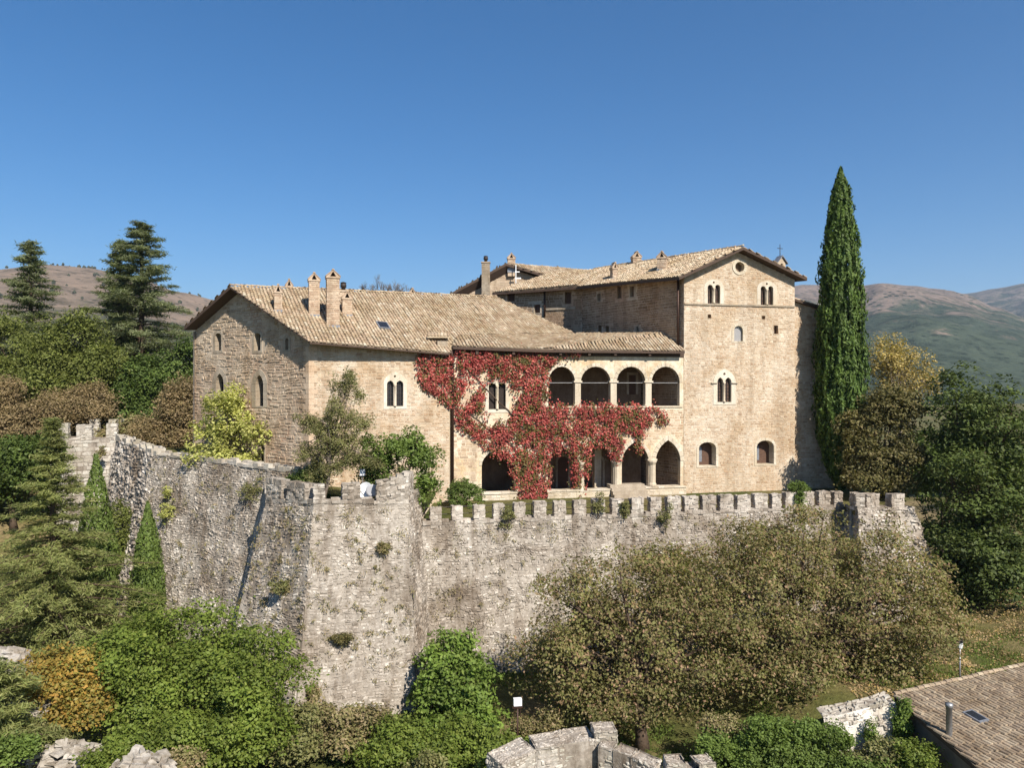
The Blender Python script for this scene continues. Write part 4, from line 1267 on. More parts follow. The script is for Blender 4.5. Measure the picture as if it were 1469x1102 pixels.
TPl = Pl(Vector((ta.x, ta.y, 0)), Vector((tb.x - ta.x, tb.y - ta.y, 0)))
for i, (a, c, yt) in enumerate(((71, 98, 607.5), (109, 131.5, 609.5), (152, 167.5, 608))): px_merlon(tur, TPl, a, c, yt, 631, .6, 'pale_rubble', 150 + i)
TB = TPl.off(-5.2)
for i, (a, c, yt) in enumerate(((128, 142, 602), (156, 178, 602))): px_merlon(tur, TB, a, c, yt, 628, .6, 'pale_rubble', 155 + i)

# right bastion
rb = thing('end_bastion', 'broken pale end bastion of the curtain wall beside the dark maple', 'bastion', Vector((26, 52, 3)))
nS = (S1 - S0).cross(UP)
S1b = at(1342, 830, 51.8); S1b = bottom(S1, S1b)
face(rb, batter(S0, nS, .14), S1b, S1, S0, 'rubble_light', 'rubble_mortar', .2, .3, (.0, .12), 161, rough=.34)
face(rb, batter(Vector((CR.x, CR.y, S0.z)), (-1, -.3, 0), .1), batter(S0, nS, .14), S0, Vector((CR.x, CR.y, S0.z)), seed=162)
S2 = S1 + Vector((1.2, 9, 0)); face(rb, S1b, S1b + Vector((1.5, 9, 0)), S2, S1, seed=163, rough=.3, prot=(.02, .2))
coping(rb, S0, S1, .7, 'rubble', 164)
SP = Pl(Vector((S0.x, S0.y, 0)), Vector((S1.x - S0.x, S1.y - S0.y, 0)))
px_merlon(rb, SP, 1243.5, 1262, 709, 730, .6, 'rubble_light', 165); px_merlon(rb, SP, 1279, 1297.5, 709.5, 730, .6, 'rubble_light', 166)
p = Vector((CR.x, CR.y, 0)); q_ = Vector((S0.x, S0.y, 0))
merlon(rb, Pl(p, q_ - p), .9, 2.0, 11.2, 12.3, .6, 'rubble', 167)

# courtyards inside the walls
def fan(name, pts, label, mat):
    b = MB(); b.slab(pts, .3); o = b.build(name, M[mat]); tag(o, label, 'ground', kind='structure')
fan('courtyard', [Vector((p.x, p.y + .3, GROUND)) for p in (CL, CR, S0, S1)] + [Vector((31, 96, GROUND)), Vector((-5.6, 96, GROUND))], 'terrace inside the curtain wall at the foot of the loggia', 'ground')
fan('upper_garden', [Vector((W0.x + .6, W0.y, 14.3)), Vector((W1.x + .4, W1.y + .3, 13.9)), Vector((W2.x + .4, W2.y + .3, 13.3)), Vector((BK2.x + .5, BK2.y, 12.4)), Vector((-5.7, 47.5, 12.0)), Vector((-5.7, 96, 12.0)), Vector((-38, 96, 14.5))], 'raised garden inside the side curtain wall', 'ground')

# satellite dish and floodlight on the bastion
dp = at(524, 704, 43.0)
dish = thing('satellite_dish', 'white satellite dish with grey back box standing between the bastion battlements', 'dish', dp - UP * 1.2)
b = MB(); ax = Vector((-.35, -.9, .25)).normalized(); u_ = ax.cross(UP).normalized(); v_ = u_.cross(ax)
n = 20; rgs = [(0, -.12), (.22, -.09), (.38, -.04), (.5, 0)]
vs = []; fs = []
for r_, d_ in rgs:
    for k in range(n): vs.append(dp + u_ * r_ * math.cos(2 * math.pi * k / n) + v_ * r_ * math.sin(2 * math.pi * k / n) + ax * d_)
for j in range(3):
    for k in range(n): fs.append((j * n + k, j * n + (k + 1) % n, (j + 1) * n + (k + 1) % n, (j + 1) * n + k))
mesh_obj('reflector', vs, fs, M['white'], dish, True)
b = MB(); g_ = at(534, 704, 42.9); b.lathe(Vector((0, 0, 0)), [(0, 0), (.34, 0), (.36, .05), (.36, .12), (.3, .16), (0, .16)], 20)
mm = Vector((.1, -1, .1)).normalized().to_track_quat('Z', 'Y').to_matrix()
b.v = [g_ + mm @ q for q in b.v]; b.build('back_box', M['grey'], dish)
b = MB(); b.tube([dp - UP * 1.3 - ax * .15, dp - ax * .15], [.04, .04], 6); b.tube([dp - UP * .4 + ax * .02, dp + ax * .5 - UP * .1], [.02, .02], 5); b.build('mast', M['zinc'], dish)
fp = at(520, 677, 45.5)
fl = thing('floodlight', 'floodlight on a thin mast above the satellite dish', 'lamp', fp - UP * 3)
b = MB(); b.tube([fp - UP * 3, fp - UP * .2], [.035, .03], 6); b.build('mast', M['zinc'], fl)
b = MB(); b.aabox(fp - UP * .25, .34, .2, .42, .2); b.build('lamp_head', M['grey'], fl)
b = MB(); b.aabox(fp + Vector((0, -.11, -.2)), .28, .02, .32, .2); b.build('lamp_glass', M['white'], fl)

# ------------------------------------------------------------------ foreground: ruin, pale wall, house, lamps
def thick_wall(root, pts, th, zb, mat, seed, top=(.02, .1), ch=.15, ln=.24):
    for i in range(len(pts) - 1):
        a, c = Vector(pts[i]), Vector(pts[i + 1])
        pl = Pl(Vector((a.x, a.y, 0)), Vector((c.x - a.x, c.y - a.y, 0))); L = math.hypot(c.x - a.x, c.y - a.y)
        k = -pl.n * th
        za, zc = Vector((a.x, a.y, zb)), Vector((c.x, c.y, zb))
        w = face(root, za, zc, c, a, mat, 'pale_mortar', ch, ln, (.0, .06), seed + i, rough=.06)
        face(root, a, c, c + k, a + k, 'rubble_light', 'rubble_mortar', .10, .14, (.0, .035), seed + i + 20, rough=.07, keep=.93, name='wall_top')
        face(root, c, a, za * 1, zc * 1, mat, 'rubble_mortar', .5, .6, (.0, .01), seed + i + 40, keep=.0, name='core')
        face(root, zc + k, za + k, a + k, c + k, mat, 'rubble_mortar', .3, .45, (.01, .07), seed + i + 60, name='wall_back')
        face(root, zc, zc + k, c + k, c, mat, 'rubble_mortar', ch, ln, (.01, .05), seed + i + 80, name='wall_end')
        face(root, za + k, za, a, a + k, mat, 'rubble_mortar', ch, ln, (.01, .05), seed + i + 90, name='wall_end')
ru = thing('ruined_wall', 'ruined pale foreground wall with a raised block and curved broken top', 'wall', at(830, 1102, 30))
thick_wall(ru, [at(722, 1100, 29.2), at(770, 1076, 30), at(856, 1062, 30.6)], 1.3, -3, 'pale_rubble', 300)
thick_wall(ru, [at(853, 1050, 30.6), at(886, 1049, 30.7)], .9, -3, 'pale_rubble', 320)
thick_wall(ru, [at(858, 1072, 30.2), at(880, 1076, 30.0), at(905, 1086, 29.6), at(938, 1101, 29.0)], .75, -3, 'pale_rubble', 330)
ru2 = thing('ruined_merlon', 'low notched remnant of pale wall beside the curved ruin', 'wall', at(990, 1102, 29))
thick_wall(ru2, [at(958, 1097, 29), at(984, 1096, 29)], .8, -3, 'pale_rubble', 340)
thick_wall(ru2, [at(984, 1108, 29), at(1004, 1108, 29)], .8, -3, 'pale_rubble', 344)
thick_wall(ru2, [at(1004, 1097, 29), at(1028, 1095, 29.2)], .8, -3, 'pale_rubble', 348)
pw = thing('pale_retaining_wall', 'bright white limestone retaining wall beside the tiled house', 'wall', at(1250, 1090, 31))
M['limestone'] = stone_mat('limestone', [(.66, .61, .53), (.58, .52, .44), (.74, .70, .62), (.48, .43, .36)], ((.75, .72, .68), (1, 1, 1)), .8, .7)
face(pw, at(1196, 1120, 34.4), at(1286, 1120, 34.8), at(1284, 1008, 35.4), at(1182, 1030, 35.0), 'limestone', 'limestone', .15, .22, (.0, .08), 361, rough=.36)
face(pw, at(1182, 1030, 35.0), at(1284, 1008, 35.4), at(1284, 1008, 35.4) + Vector((0, .9, .1)), at(1182, 1030, 35.0) + Vector((0, .9, .1)), 'pale_rubble', 'rubble_mortar', .2, .3, (.01, .08), 362, name='wall_top')
# tiled house
hs = thing('tiled_house', 'low house with a weathered pinkish tiled roof, skylight and round flue', 'house', at(1380, 1102, 30))
H0 = at(1283, 1000, 36.0); H1 = at(1469, 959, 39.8); H1.z = H0.z; H1 = H0 + (H1 - H0) * 1.7
HV = at(1404, 1104, 30.7)
HV = H0 + (HV - H0) * 1.8
roof(hs, [H0, H1, H1 + (HV - H0), HV], HV, HV + (H1 - H0), .18, 401, 'tile_red', ridge=(H0 + Vector((0, .05, .03)), H1 + Vector((0, .05, .03))), pitch=.24)
bk = Vector((H0.x, H0.y + .02, HV.z))
iw = Vector((.35, .08, 0)); b = MB()
b.add([Vector((HV.x, HV.y, -4)) + iw, Vector((H0.x, H0.y - .2, -4)) + iw, H0 + iw - UP * .2 - Vector((0, .2, 0)), HV + iw - UP * .2, Vector((H1.x, H1.y - .2, -4)), H1 - UP * .2 - Vector((0, .2, 0))], [(0, 1, 2, 3), (1, 4, 5, 2)])
b.build('gable_wall', M['shade_wall'], hs)
hp = plane3(H0, H1, HV)
p = ray_plane(hp, 1361.5, 1058)
b = MB(); b.lathe(p - UP * .3, [(.13, 0), (.13, 1.62), (.16, 1.63), (.16, 1.8), (.0, 1.82)], 12); b.build('flue', M['zinc'], hs, True)
p = ray_plane(hp, 1399, 1032)
n_ = hp[0] if hp[0].z > 0 else -hp[0]
t_ = (H1 - H0).normalized(); u_ = n_.cross(t_)
if u_.z < 0: u_ = -u_
b = MB(); q = Pl(p, t_, u_); b.box(q, -.33, .33, -.43, .43, .02, .17); w = b.build('skylight', M['lead'], hs)
b = MB(); b.box(q, -.25, .25, -.35, .35, .16, .18); b.build('pane', M['glass'], w)

def lamp_post(name, label, px, py, Y, zb, kind):
    top = at(px, py, Y); base = Vector((top.x, top.y, zb))
    t = thing(name, label, 'lamp', base)
    b = MB(); b.tube([base, top - UP * .35], [.05, .04], 8); b.build('pole', M['zinc'] if kind == 'lantern' else M['copper'], t, True)
    if kind == 'lantern':
        b = MB(); b.lathe(top - UP * .38, [(.03, 0), (.12, .03), (.19, .38), (0, .38)], 8); b.build('lantern_glass', M['white'], t)
        b = MB(); b.lathe(top - UP * .0, [(.24, 0), (.2, .06), (.06, .17), (0, .2)], 8); b.build('lantern_cap', M['iron'], t)
    else:
        b = MB(); b.aabox(top - UP * .35, .5, .12, .1, .1); b.tube([top - UP * .8 + Vector((-.14, 0, 0)), top - UP * .35 + Vector((-.14, 0, 0))], [.02, .02], 5); b.tube([top - UP * .8 + Vector((.14, 0, 0)), top - UP * .35 + Vector((.14, 0, 0))], [.02, .02], 5); b.build('bracket', M['copper'], t)
        b = MB(); b.aabox(top - UP * .22, .4, .22, .34, .15); b.build('lamp_head', M['white'], t)
lamp_post('floodlight_post', 'rusty post with a white floodlight below the curtain wall', 742.5, 1006, 36, 1.5, 'flood')
lamp_post('street_lamp', 'slender lamp post with a lantern behind the tiled roof', 1377, 921, 41, 2.5, 'lantern')

# pale limestone outcrops at the foot of the slope
def rock(px, py, Y, rx, ry, rz, seed, label):
    c = at(px, py, Y); rng = random.Random(seed); b = MB()
    n = int(620 * rx * rz / 3)
    for k in range(n):
        t = rng.random(); z = -rz + 2 * rz * (k / n)
        w = math.sqrt(max(0.02, 1 - (z / rz) ** 2))
        th = rng.uniform(0, 2 * math.pi); rr = w * rng.uniform(.35, 1.0)
        p = c + Vector((rx * rr * math.cos(th), ry * rr * math.sin(th), z + rng.gauss(0, .08)))
        m = Matrix.Rotation(rng.gauss(.25, .35), 3, 'Z') @ Matrix.Rotation(rng.gauss(.18, .12), 3, 'Y') @ Matrix.Rotation(rng.gauss(0, .15), 3, 'X')
        a, e, h = rng.uniform(.1, .36), rng.uniform(.1, .3), rng.uniform(.04, .15)
        q = []
        for zz, sh in ((-1, 1.0), (1, .8)):
            for x, y in ((-1, -1), (1, -1), (1, 1), (-1, 1)):
                q.append(p + m @ Vector((x * a * sh * rng.uniform(.6, 1.2), y * e * sh * rng.uniform(.6, 1.2), zz * h * rng.uniform(.5, 1.2))))
        b.hexa(q)
    o = b.build('rock_outcrop', M['rock']); tag(o, label, 'rock', 'limestone outcrops')
M['rock'] = stone_mat('rock', [(.34, .30, .25), (.46, .42, .36), (.39, .35, .29), (.52, .48, .42)], ((.6, .56, .5), (1, 1, 1)), 1.2, 1.0, lichen=((.20, .18, .14), 2.2, .58), fine=6)
rock(95, 1100, 31.5, 1.9, 1.2, .9, 3, 'pale layered limestone outcrop below the orange leaved tree')
rock(10, 1000, 35, 1.5, 1.3, 2.2, 8, 'pale limestone face beside the drooping cedar branches')
rock(205, 1108, 30, 1.3, 1.0, .6, 12, 'low pale rock under the green maple')
rock(52, 1010, 34, 1.0, 1.0, 1.2, 15, 'small pale rock at the foot of the orange leaved tree')

# ------------------------------------------------------------------ vegetation
def unit(a):
    return a / np.maximum(np.linalg.norm(a, axis=1, keepdims=True), 1e-9)

def leaf_quads(C, Nn, L, W, rg, A=None):
    n = len(C)
    if A is None: A = rg.normal(size=(n, 3))
    A = unit(A - Nn * np.sum(A * Nn, axis=1, keepdims=True)); B = np.cross(Nn, A)
    L = np.broadcast_to(np.asarray(L, float).reshape(-1, 1), (n, 1)) / 2; W = np.broadcast_to(np.asarray(W, float).reshape(-1, 1), (n, 1)) / 2
    return np.stack([C - A * L, C + B * W - A * L * .15, C + A * L, C - B * W - A * L * .15], axis=1)

def clump_centres(lobes, n, rg, shell=.4, low=.35):
    w = np.array([l[1][0] * l[1][2] + l[1][0] * l[1][1] for l in lobes]); w = w / w.sum()
    idx = rg.choice(len(lobes), n, p=w)
    d = unit(rg.normal(size=(n, 3)))
    d[:, 2] = np.where((d[:, 2] < -low) & (rg.random(n) < .7), -d[:, 2], d[:, 2])
    r = 1 - shell * rg.random(n) ** 1.6
    r *= 1 + .14 * rg.normal(size=n)
    C = np.array([list(lobes[i][0]) for i in idx]); Rr = np.array([lobes[i][1] for i in idx])
    return C + d * Rr * r[:, None], unit(d / Rr)

def crown_quads(lobes, nclump, lpc, cr, leaf, seed, shell=.4, flat=.6, upb=.55, outb=.6, low=.35, asp=.6, hang=0.0):
    rg = np.random.default_rng(seed)
    C, D = clump_centres(lobes, nclump, rg, shell, low)
    cs = cr * rg.uniform(.55, 1.35, nclump)
    off = rg.normal(size=(nclump, lpc, 3)) * .55; off[:, :, 2] *= flat
    # leaves of one clump sit on a small dome turned to the light
    off += D[:, None, :] * (.35 - .5 * (off ** 2).sum(2, keepdims=True))
    P = (C[:, None, :] + off * cs[:, None, None]).reshape(-1, 3)
    Dn = np.repeat(D, lpc, axis=0)
    Nn = unit(Dn * outb + np.array([0, 0, upb]) + rg.normal(size=P.shape) * .55)
    L = leaf * rg.uniform(.6, 1.4, len(P))
    A = rg.normal(size=P.shape); A[:, 2] -= hang
    return leaf_quads(P, Nn, L, L * asp, rg, A), C

def limbs(b, base, top, targets, r0, rng, bend=.25, forks=2):
    base, top = Vector(base), Vector(top); H = (top - base).length
    tr = []
    for k in range(6):
        t = k / 5; p = base.lerp(top, t) + Vector((rng.uniform(-1, 1), rng.uniform(-1, 1), 0)) * H * .02 * (0 if k == 0 else 1)
        tr.append(p)
    b.tube(tr, [r0 * (1.25 if k == 0 else 1 - .13 * k) for k in range(6)], 8)
    for q in targets:
        q = Vector(q); t = rng.uniform(.45, 1.0); s = base.lerp(top, t)
        m1 = s.lerp(q, .35) + Vector((rng.uniform(-1, 1), rng.uniform(-1, 1), rng.uniform(0, 1.2))) * H * bend * .25
        m2 = s.lerp(q, .7) + Vector((rng.uniform(-1, 1), rng.uniform(-1, 1), rng.uniform(0, .8))) * H * bend * .2
        rr = r0 * rng.uniform(.22, .42)
        b.tube([s, m1, m2, q], [rr, rr * .7, rr * .42, rr * .12], 5, False)
        for _ in range(forks):
            e = m2 + Vector((rng.gauss(0, 1), rng.gauss(0, 1), rng.gauss(.2, .8))) * H * .11
            b.tube([m1.lerp(m2, .6), m2.lerp(e, .6), e], [rr * .4, rr * .25, rr * .08], 4, False)

def lobes_px(ls, squash=.85):
    out = []
    for px, py, Y, rx, ry in ls:
        k = Y / F; out.append((at(px, py, Y), (rx * k, (rx + ry) / 2 * k * squash, ry * k)))
    return out

def tree(name, label, base, ls, leafm, nclump, lpc, cr, leaf, r0, seed, cat='tree', bark='bark', group=None, top=None, ntar=22, trunk=True, squash=.85, sub=4, **kw):
    lobes = lobes_px(ls, squash) if isinstance(ls[0][0], (int, float)) else ls
    base = Vector(base)
    if sub:
        rs = random.Random(seed + 9); extra = []
        for c, r in lobes:
            for _ in range(sub):
                d = Vector((rs.gauss(0, 1), rs.gauss(0, 1), rs.gauss(.25, .8))).normalized(); q = rs.uniform(.28, .5)
                extra.append((c + Vector((d.x * r[0], d.y * r[1], d.z * r[2])) * rs.uniform(.75, 1.02), (r[0] * q, r[1] * q, r[2] * q)))
        lobes = [(c, (r[0] * .86, r[1] * .86, r[2] * .86)) for c, r in lobes] + extra
    t = thing(name, label, cat, base, group)
    V, C = crown_quads(lobes, nclump, lpc, cr, leaf, seed, **kw)
    quads_obj('crown', V, M[leafm], t)
    if trunk:
        rng = random.Random(seed); b = MB()
        if top is None:
            c = sum((l[0] for l in lobes), Vector()) / len(lobes); top = base.lerp(c, .9); 
        idx = [rng.randrange(len(C)) for _ in range(ntar)]
        limbs(b, base, top, [C[i] for i in idx], r0, rng)
        b.build('trunk', M[bark], t, True)
    return t

def cedar(name, label, base, H, Rm, leafm, seed, nb=90, tuft=26, L=.42, apex2=None, group=None, low=.08, droop=.18, powr=.75, lean=0.0):
    base = Vector(base); t = thing(name, label, 'tree', base, group)
    rg = np.random.default_rng(seed); rng = random.Random(seed); b = MB()
    tp = base + UP * H + Vector((lean * H, 0, 0))
    b.tube([base, base.lerp(tp, .5), base.lerp(tp, .98)], [H * .022, H * .013, H * .003], 8)
    Cs, As, Ns = [], [], []
    for k in range(nb):
        z = low + (1 - low) * (k + rng.random()) / nb
        if z > .985: continue
        ln = Rm * ((1 - z) ** powr) * rng.choice([rng.uniform(.35, .8), rng.uniform(.7, 1.0), rng.uniform(.85, 1.3)]) + .25
        th = k * 2.399 + rng.uniform(-.5, .5)
        d = Vector((math.cos(th), math.sin(th), 0)); sd = Vector((-d.y, d.x, 0))
        rise = rng.uniform(.1, .6) if z > .55 else rng.uniform(-.05, .25)
        s0 = base.lerp(tp, z); pts = []
        for i in range(5):
            q = i / 4; pts.append(s0 + d * ln * q + UP * (ln * (rise * q - droop * q * q)))
        b.tube(pts, [max(.012, H * .006 * (1 - z) * (1 - .2 * i) + .01) for i in range(5)], 4, False)
        m = int(tuft * (ln / Rm * 1.6 + .35))
        for _ in range(m):
            q = rng.uniform(.12, 1.0) ** .8
            i = min(3, int(q * 4)); p = pts[i].lerp(pts[i + 1], q * 4 - i)
            wd = ln * .26 * (1.05 - q * .75)
            p = p + sd * rng.gauss(0, wd * .6) + UP * rng.gauss(-.02, .05 * ln ** .5)
            Cs.append(p); Ns.append(UP * .9 + d * rng.gauss(.15, .3) + sd * rng.gauss(0, .35)); As.append(d + sd * rng.gauss(0, .8) - UP * rng.uniform(0, .3))
    C = np.repeat(np.array([list(c) for c in Cs]), 5, axis=0); n = len(C)
    C += rg.normal(size=C.shape) * np.array([.22, .22, .07]) * (L / .42)
    Nn = unit(np.repeat(np.array([list(c) for c in Ns]), 5, axis=0) + rg.normal(size=C.shape) * .35)
    A = np.repeat(np.array([list(c) for c in As]), 5, axis=0) + rg.normal(size=C.shape) * .55
    V = leaf_quads(C, Nn, L * rg.uniform(.6, 1.4, n), L * .16 * rg.uniform(.7, 1.4, n), rg, A)
    quads_obj('crown', V, M[leafm], t); b.build('trunk', M['bark'], t, True)
    return t

def cypress(name, label, base, prof, leafm, n, L, seed, lump=.22, group=None):
    """prof: list of (height above base, radius)"""
    base = Vector(base); t = thing(name, label, 'tree', base, group)
    rg = np.random.default_rng(seed)
    hs = np.array([p[0] for p in prof]); rs = np.array([p[1] for p in prof])
    zz = np.linspace(hs[0], hs[-1], 400); w = np.interp(zz, hs, rs) + .05
    z = rg.choice(zz, n, p=w / w.sum()) + rg.normal(size=n) * .05
    th = rg.uniform(0, 2 * np.pi, n); r = np.interp(z, hs, rs)
    # vertical plumes: bumps in angle and height
    nz = np.array([noise.noise((math.cos(a) * 2.6 * k, math.sin(a) * 2.6 * k, q * .4)) + .9 * noise.noise((math.cos(a) * 5 * k, math.sin(a) * 5 * k + 9, q * 1.1)) for a, q, k in zip(th, z, np.minimum(2.0, r + .3))])
    rr = r * (1 + lump * nz) * (1 - .3 * rg.random(n) ** 2.2)
    out = np.stack([np.cos(th), np.sin(th), np.zeros(n)], 1)
    C = np.array(base) + out * rr[:, None] + np.array([0, 0, 1]) * z[:, None]
    A = np.array([0, 0, 1.0]) + out * .4 + rg.normal(size=(n, 3)) * .3
    Nn = unit(out + rg.normal(size=(n, 3)) * .5 + np.array([0, 0, .15]))
    quads_obj('crown', leaf_quads(C, Nn, L * rg.uniform(.6, 1.4, n), L * .42 * rg.uniform(.7, 1.3, n), rg, A), M[leafm], t)
    b = MB(); b.tube([base - UP * .3, base + UP * hs[-1] * .5, base + UP * hs[-1] * .97], [max(.12, rs.max() * .13), rs.max() * .08, .02], 7); b.build('trunk', M['bark_grey'], t, True)
    return t

gz = lambda x, y: terrain_z(x, y)
def gbase(px, Y, dz=0.0):
    x = (px - CX) / F * Y; return Vector((x, Y, gz(x, Y) - .15 + dz))

# the two broad walnuts below the curtain wall
tree('walnut_tree', 'broad olive brown tree with a dark hollow crown by the ruined wall', gbase(922, 37.5),
     [(830, 930, 39, 82, 78), (905, 855, 40, 100, 78), (970, 925, 38.5, 90, 84), (860, 990, 38.5, 92, 44), (1000, 835, 42, 66, 62), (795, 975, 39.5, 50, 40), (930, 1000, 38, 80, 34)],
     'lf_olive', 560, 100, .92, .165, .34, 501, shell=.6, flat=.5, sub=5, bark='bark', top=at(915, 930, 38), ntar=60, low=.5)
tree('walnut_tree', 'wide olive brown tree spreading below the end bastion', gbase(1152, 40.5),
     [(1075, 845, 42.5, 95, 84), (1165, 815, 43.8, 110, 72), (1235, 875, 42.3, 115, 88), (1325, 910, 41, 68, 66), (1105, 925, 40.5, 100, 70), (1290, 960, 40.5, 72, 52), (1180, 925, 41, 80, 40), (1060, 975, 39.5, 60, 40)],
     'lf_olive', 760, 100, .95, .165, .40, 502, shell=.6, flat=.5, sub=5, bark='bark', top=at(1152, 905, 41), ntar=80, low=.5)
# lower left: maple, orange tree
tree('maple_tree', 'dense green maple in front of the bastion foot', gbase(290, 36),
     [(245, 935, 37, 85, 66), (335, 975, 35.5, 75, 62), (215, 1010, 35, 80, 66), (355, 1050, 34.5, 62, 55), (180, 950, 37, 45, 55), (285, 1060, 34, 85, 55)],
     'lf_maple', 620, 105, .85, .175, .3, 503, shell=.3, flat=.42, upb=.7)
tree('orange_tree', 'small tree with orange and yellow autumn leaves beside the maple', gbase(95, 34.5),
     [(95, 965, 34.5, 48, 38), (75, 1000, 34, 45, 36), (120, 1010, 33.5, 38, 34)], 'lf_orange', 380, 36, .5, .17, .14, 504, shell=.45)
# conifers on the left slope
o = gbase(76, 47); cedar('cedar_tree', 'tall pale green cedar rising in front of the wall tower', o, at(80, 596, 47).z - o.z, 8.0, 'lf_cedar', 505, 190, 70, .32, powr=1.45, low=.03)
cedar('cedar_tree', 'low cedar with drooping branches at the foot of the slope', gbase(-15, 31), 6.2, 3.6, 'lf_cedar', 506, 90, 50, .32)
cypress('cypress_tree', 'slim green cypress standing against the pale wall tower', gbase(138, 52), [(0, .6), (2, 1.5), (5, 1.35), (9, .75), (12, .1)], 'lf_hedge', 7000, .3, 507)
o = gbase(212, 50.5); tz = at(205, 720, 50.5).z - o.z
cypress('cypress_tree', 'slim green cypress standing against the side curtain wall', o, [(0, .6), (tz * .25, 1.05), (tz * .5, .95), (tz * .8, .5), (tz, .06)], 'lf_hedge', 7000, .28, 508)
# the great cypress by the tower house
cb = Vector(((1206 - CX) / F * 61.2, 61.2, GROUND)); k = 61.2 / F
cypress('cypress_tree', 'very tall dark columnar cypress beside the tower house', cb,
        [(y, r) for y, r in (((705 - 705) * k, .25), ((705 - 690) * k, .6), ((705 - 660) * k, 22 * k), ((705 - 610) * k, 30 * k), ((705 - 540) * k, 31 * k), ((705 - 450) * k, 28.5 * k), ((705 - 380) * k, 25 * k), ((705 - 320) * k, 18 * k), ((705 - 270) * k, 11 * k), ((705 - 252) * k, 5 * k), ((705 - 240) * k, .04))],
        'lf_cypress', 42000, .34, 509, .34)
# cedars and wood behind the side wall
def cz_base(px, Y): return gbase(px, Y)
o = gbase(44, 96); cedar('cedar_tree', 'blue green cedar with a narrow top above the wood', o, at(42, 343, 96).z - o.z, 6.8, 'lf_cedarblue', 511, 120, 40, .62, low=.25)
o = gbase(203, 90); cedar('cedar_tree', 'tall blue green cedar with a pointed leader beside the gable wing', o, at(203, 316, 90).z - o.z, 10.0, 'lf_cedarblue', 512, 200, 60, .55, low=.08)
o = gbase(172, 92); cedar('cedar_tree', 'shorter cedar top leaning against the tall cedar', o, at(175, 343, 92).z - o.z, 6.0, 'lf_cedarblue', 513, 110, 40, .6, low=.3)
wood = [
    ('dense round topped green tree in the wood under the narrow cedar', 30, 84, [(20, 500, 84, 70, 50), (60, 540, 82, 60, 50), (0, 560, 82, 60, 50)], 'lf_forest'),
    ('green tree filling the gap between the two cedars', 110, 82, [(110, 505, 82, 50, 48), (130, 560, 80, 50, 48), (85, 570, 79, 45, 40)], 'lf_forest'),
    ('dark green tree below the tall cedar next to the gable', 215, 80, [(215, 575, 80, 48, 45), (250, 545, 81, 35, 50), (190, 610, 78, 45, 35)], 'lf_dark'),
    ('russet brown tree standing behind the wall tower', 95, 74, [(95, 590, 74, 50, 32), (60, 610, 73, 45, 32), (130, 585, 75, 35, 28)], 'lf_brown'),
    ('russet brown tree at the edge of the wood with a bare base', 15, 70, [(25, 620, 70, 55, 38), (-10, 590, 71, 45, 35)], 'lf_brown'),
    ('brownish thicket tree between the wood and the gable', 262, 70, [(262, 590, 70, 26, 42), (230, 630, 69, 40, 26)], 'lf_brown'),
    ('small dark tree overhanging the side wall', 185, 72, [(185, 640, 72, 30, 22), (205, 625, 72, 26, 20)], 'lf_dry'),
    ('low green tree in shade under the russet trees', 20, 66, [(25, 670, 66, 50, 36), (-15, 700, 66, 40, 40)], 'lf_dark'),
]
for i, (lab, bx, Y, ls, lm) in enumerate(wood):
    tree('woodland_tree', lab, gbase(bx, Y), ls, lm, 380, 110 if lm == 'lf_brown' else 84, 1.15, .20 if lm == 'lf_brown' else .28, .3, 520 + i, group='wood behind the side curtain wall', shell=.35, ntar=12)
def copy_tree(src, loc, rz, k, label, group):
    r = src.copy(); sc.collection.objects.link(r); r.location = loc; r.rotation_euler = (0, 0, rz); r.scale = (k, k, k)
    r['label'] = label; r['group'] = group
    for ch in list(src.children):
        c = ch.copy(); sc.collection.objects.link(c); c.parent = r
    return r
src = [o for o in sc.objects if o.name.startswith('woodland_tree')]
for i, (x, y, q) in enumerate(((-62, 84, 0), (-74, 92, 1), (-55, 70, 4), (-66, 70, 2), (-84, 80, 0), (-52, 58, 1), (-70, 58, 3), (-48, 48, 2))):
    copy_tree(src[q], Vector((x, y, gz(x, y) - .2)), 1.3 * i, R.uniform(.85, 1.1), 'woodland tree on the slope beyond the wall tower', 'wood on the outer slope')
for i, (x, y, q) in enumerate(((66, 74, 0), (74, 62, 1), (62, 58, 2), (84, 84, 0), (58, 92, 1))):
    copy_tree(src[q], Vector((x, y, gz(x, y) - .2)), 2.1 * i, R.uniform(.8, 1.05), 'woodland tree on the valley side beyond the big maple', 'trees on the valley side')
# right of the castle
tree('poplar_tree', 'golden yellow poplar behind the dark yew', Vector((41.5, 80, 4)), [(1262, 530, 80, 28, 50), (1300, 535, 80, 26, 45), (1325, 555, 80, 16, 40), (1280, 570, 80, 40, 40)], 'lf_yellow', 420, 24, .75, .26, .2, 541, shell=.8, flat=1.2, bark='bark_grey', ntar=40)
tree('yew_tree', 'dense brownish green yew between the cypress and the maple', Vector((29.3, 58, 10)), [(1262, 620, 58, 46, 52), (1285, 590, 58, 38, 40), (1245, 665, 57, 38, 36), (1290, 665, 57, 42, 36), (1245, 692, 56.5, 40, 16), (1295, 695, 56.5, 42, 18)], 'lf_yew', 900, 34, .6, .22, .3, 542, shell=.3, hang=.5)
tree('maple_tree', 'big dark green maple rising beside the end bastion', gbase(1400, 55), [(1385, 605, 55, 58, 62), (1440, 640, 54, 60, 70), (1380, 700, 53, 55, 55), (1450, 740, 52, 60, 70), (1400, 790, 52, 60, 50), (1445, 840, 51, 55, 45), (1370, 850, 54, 45, 35)], 'lf_bigmaple', 560, 84, 1.25, .25, .45, 543, shell=.35, flat=.34, upb=.8)
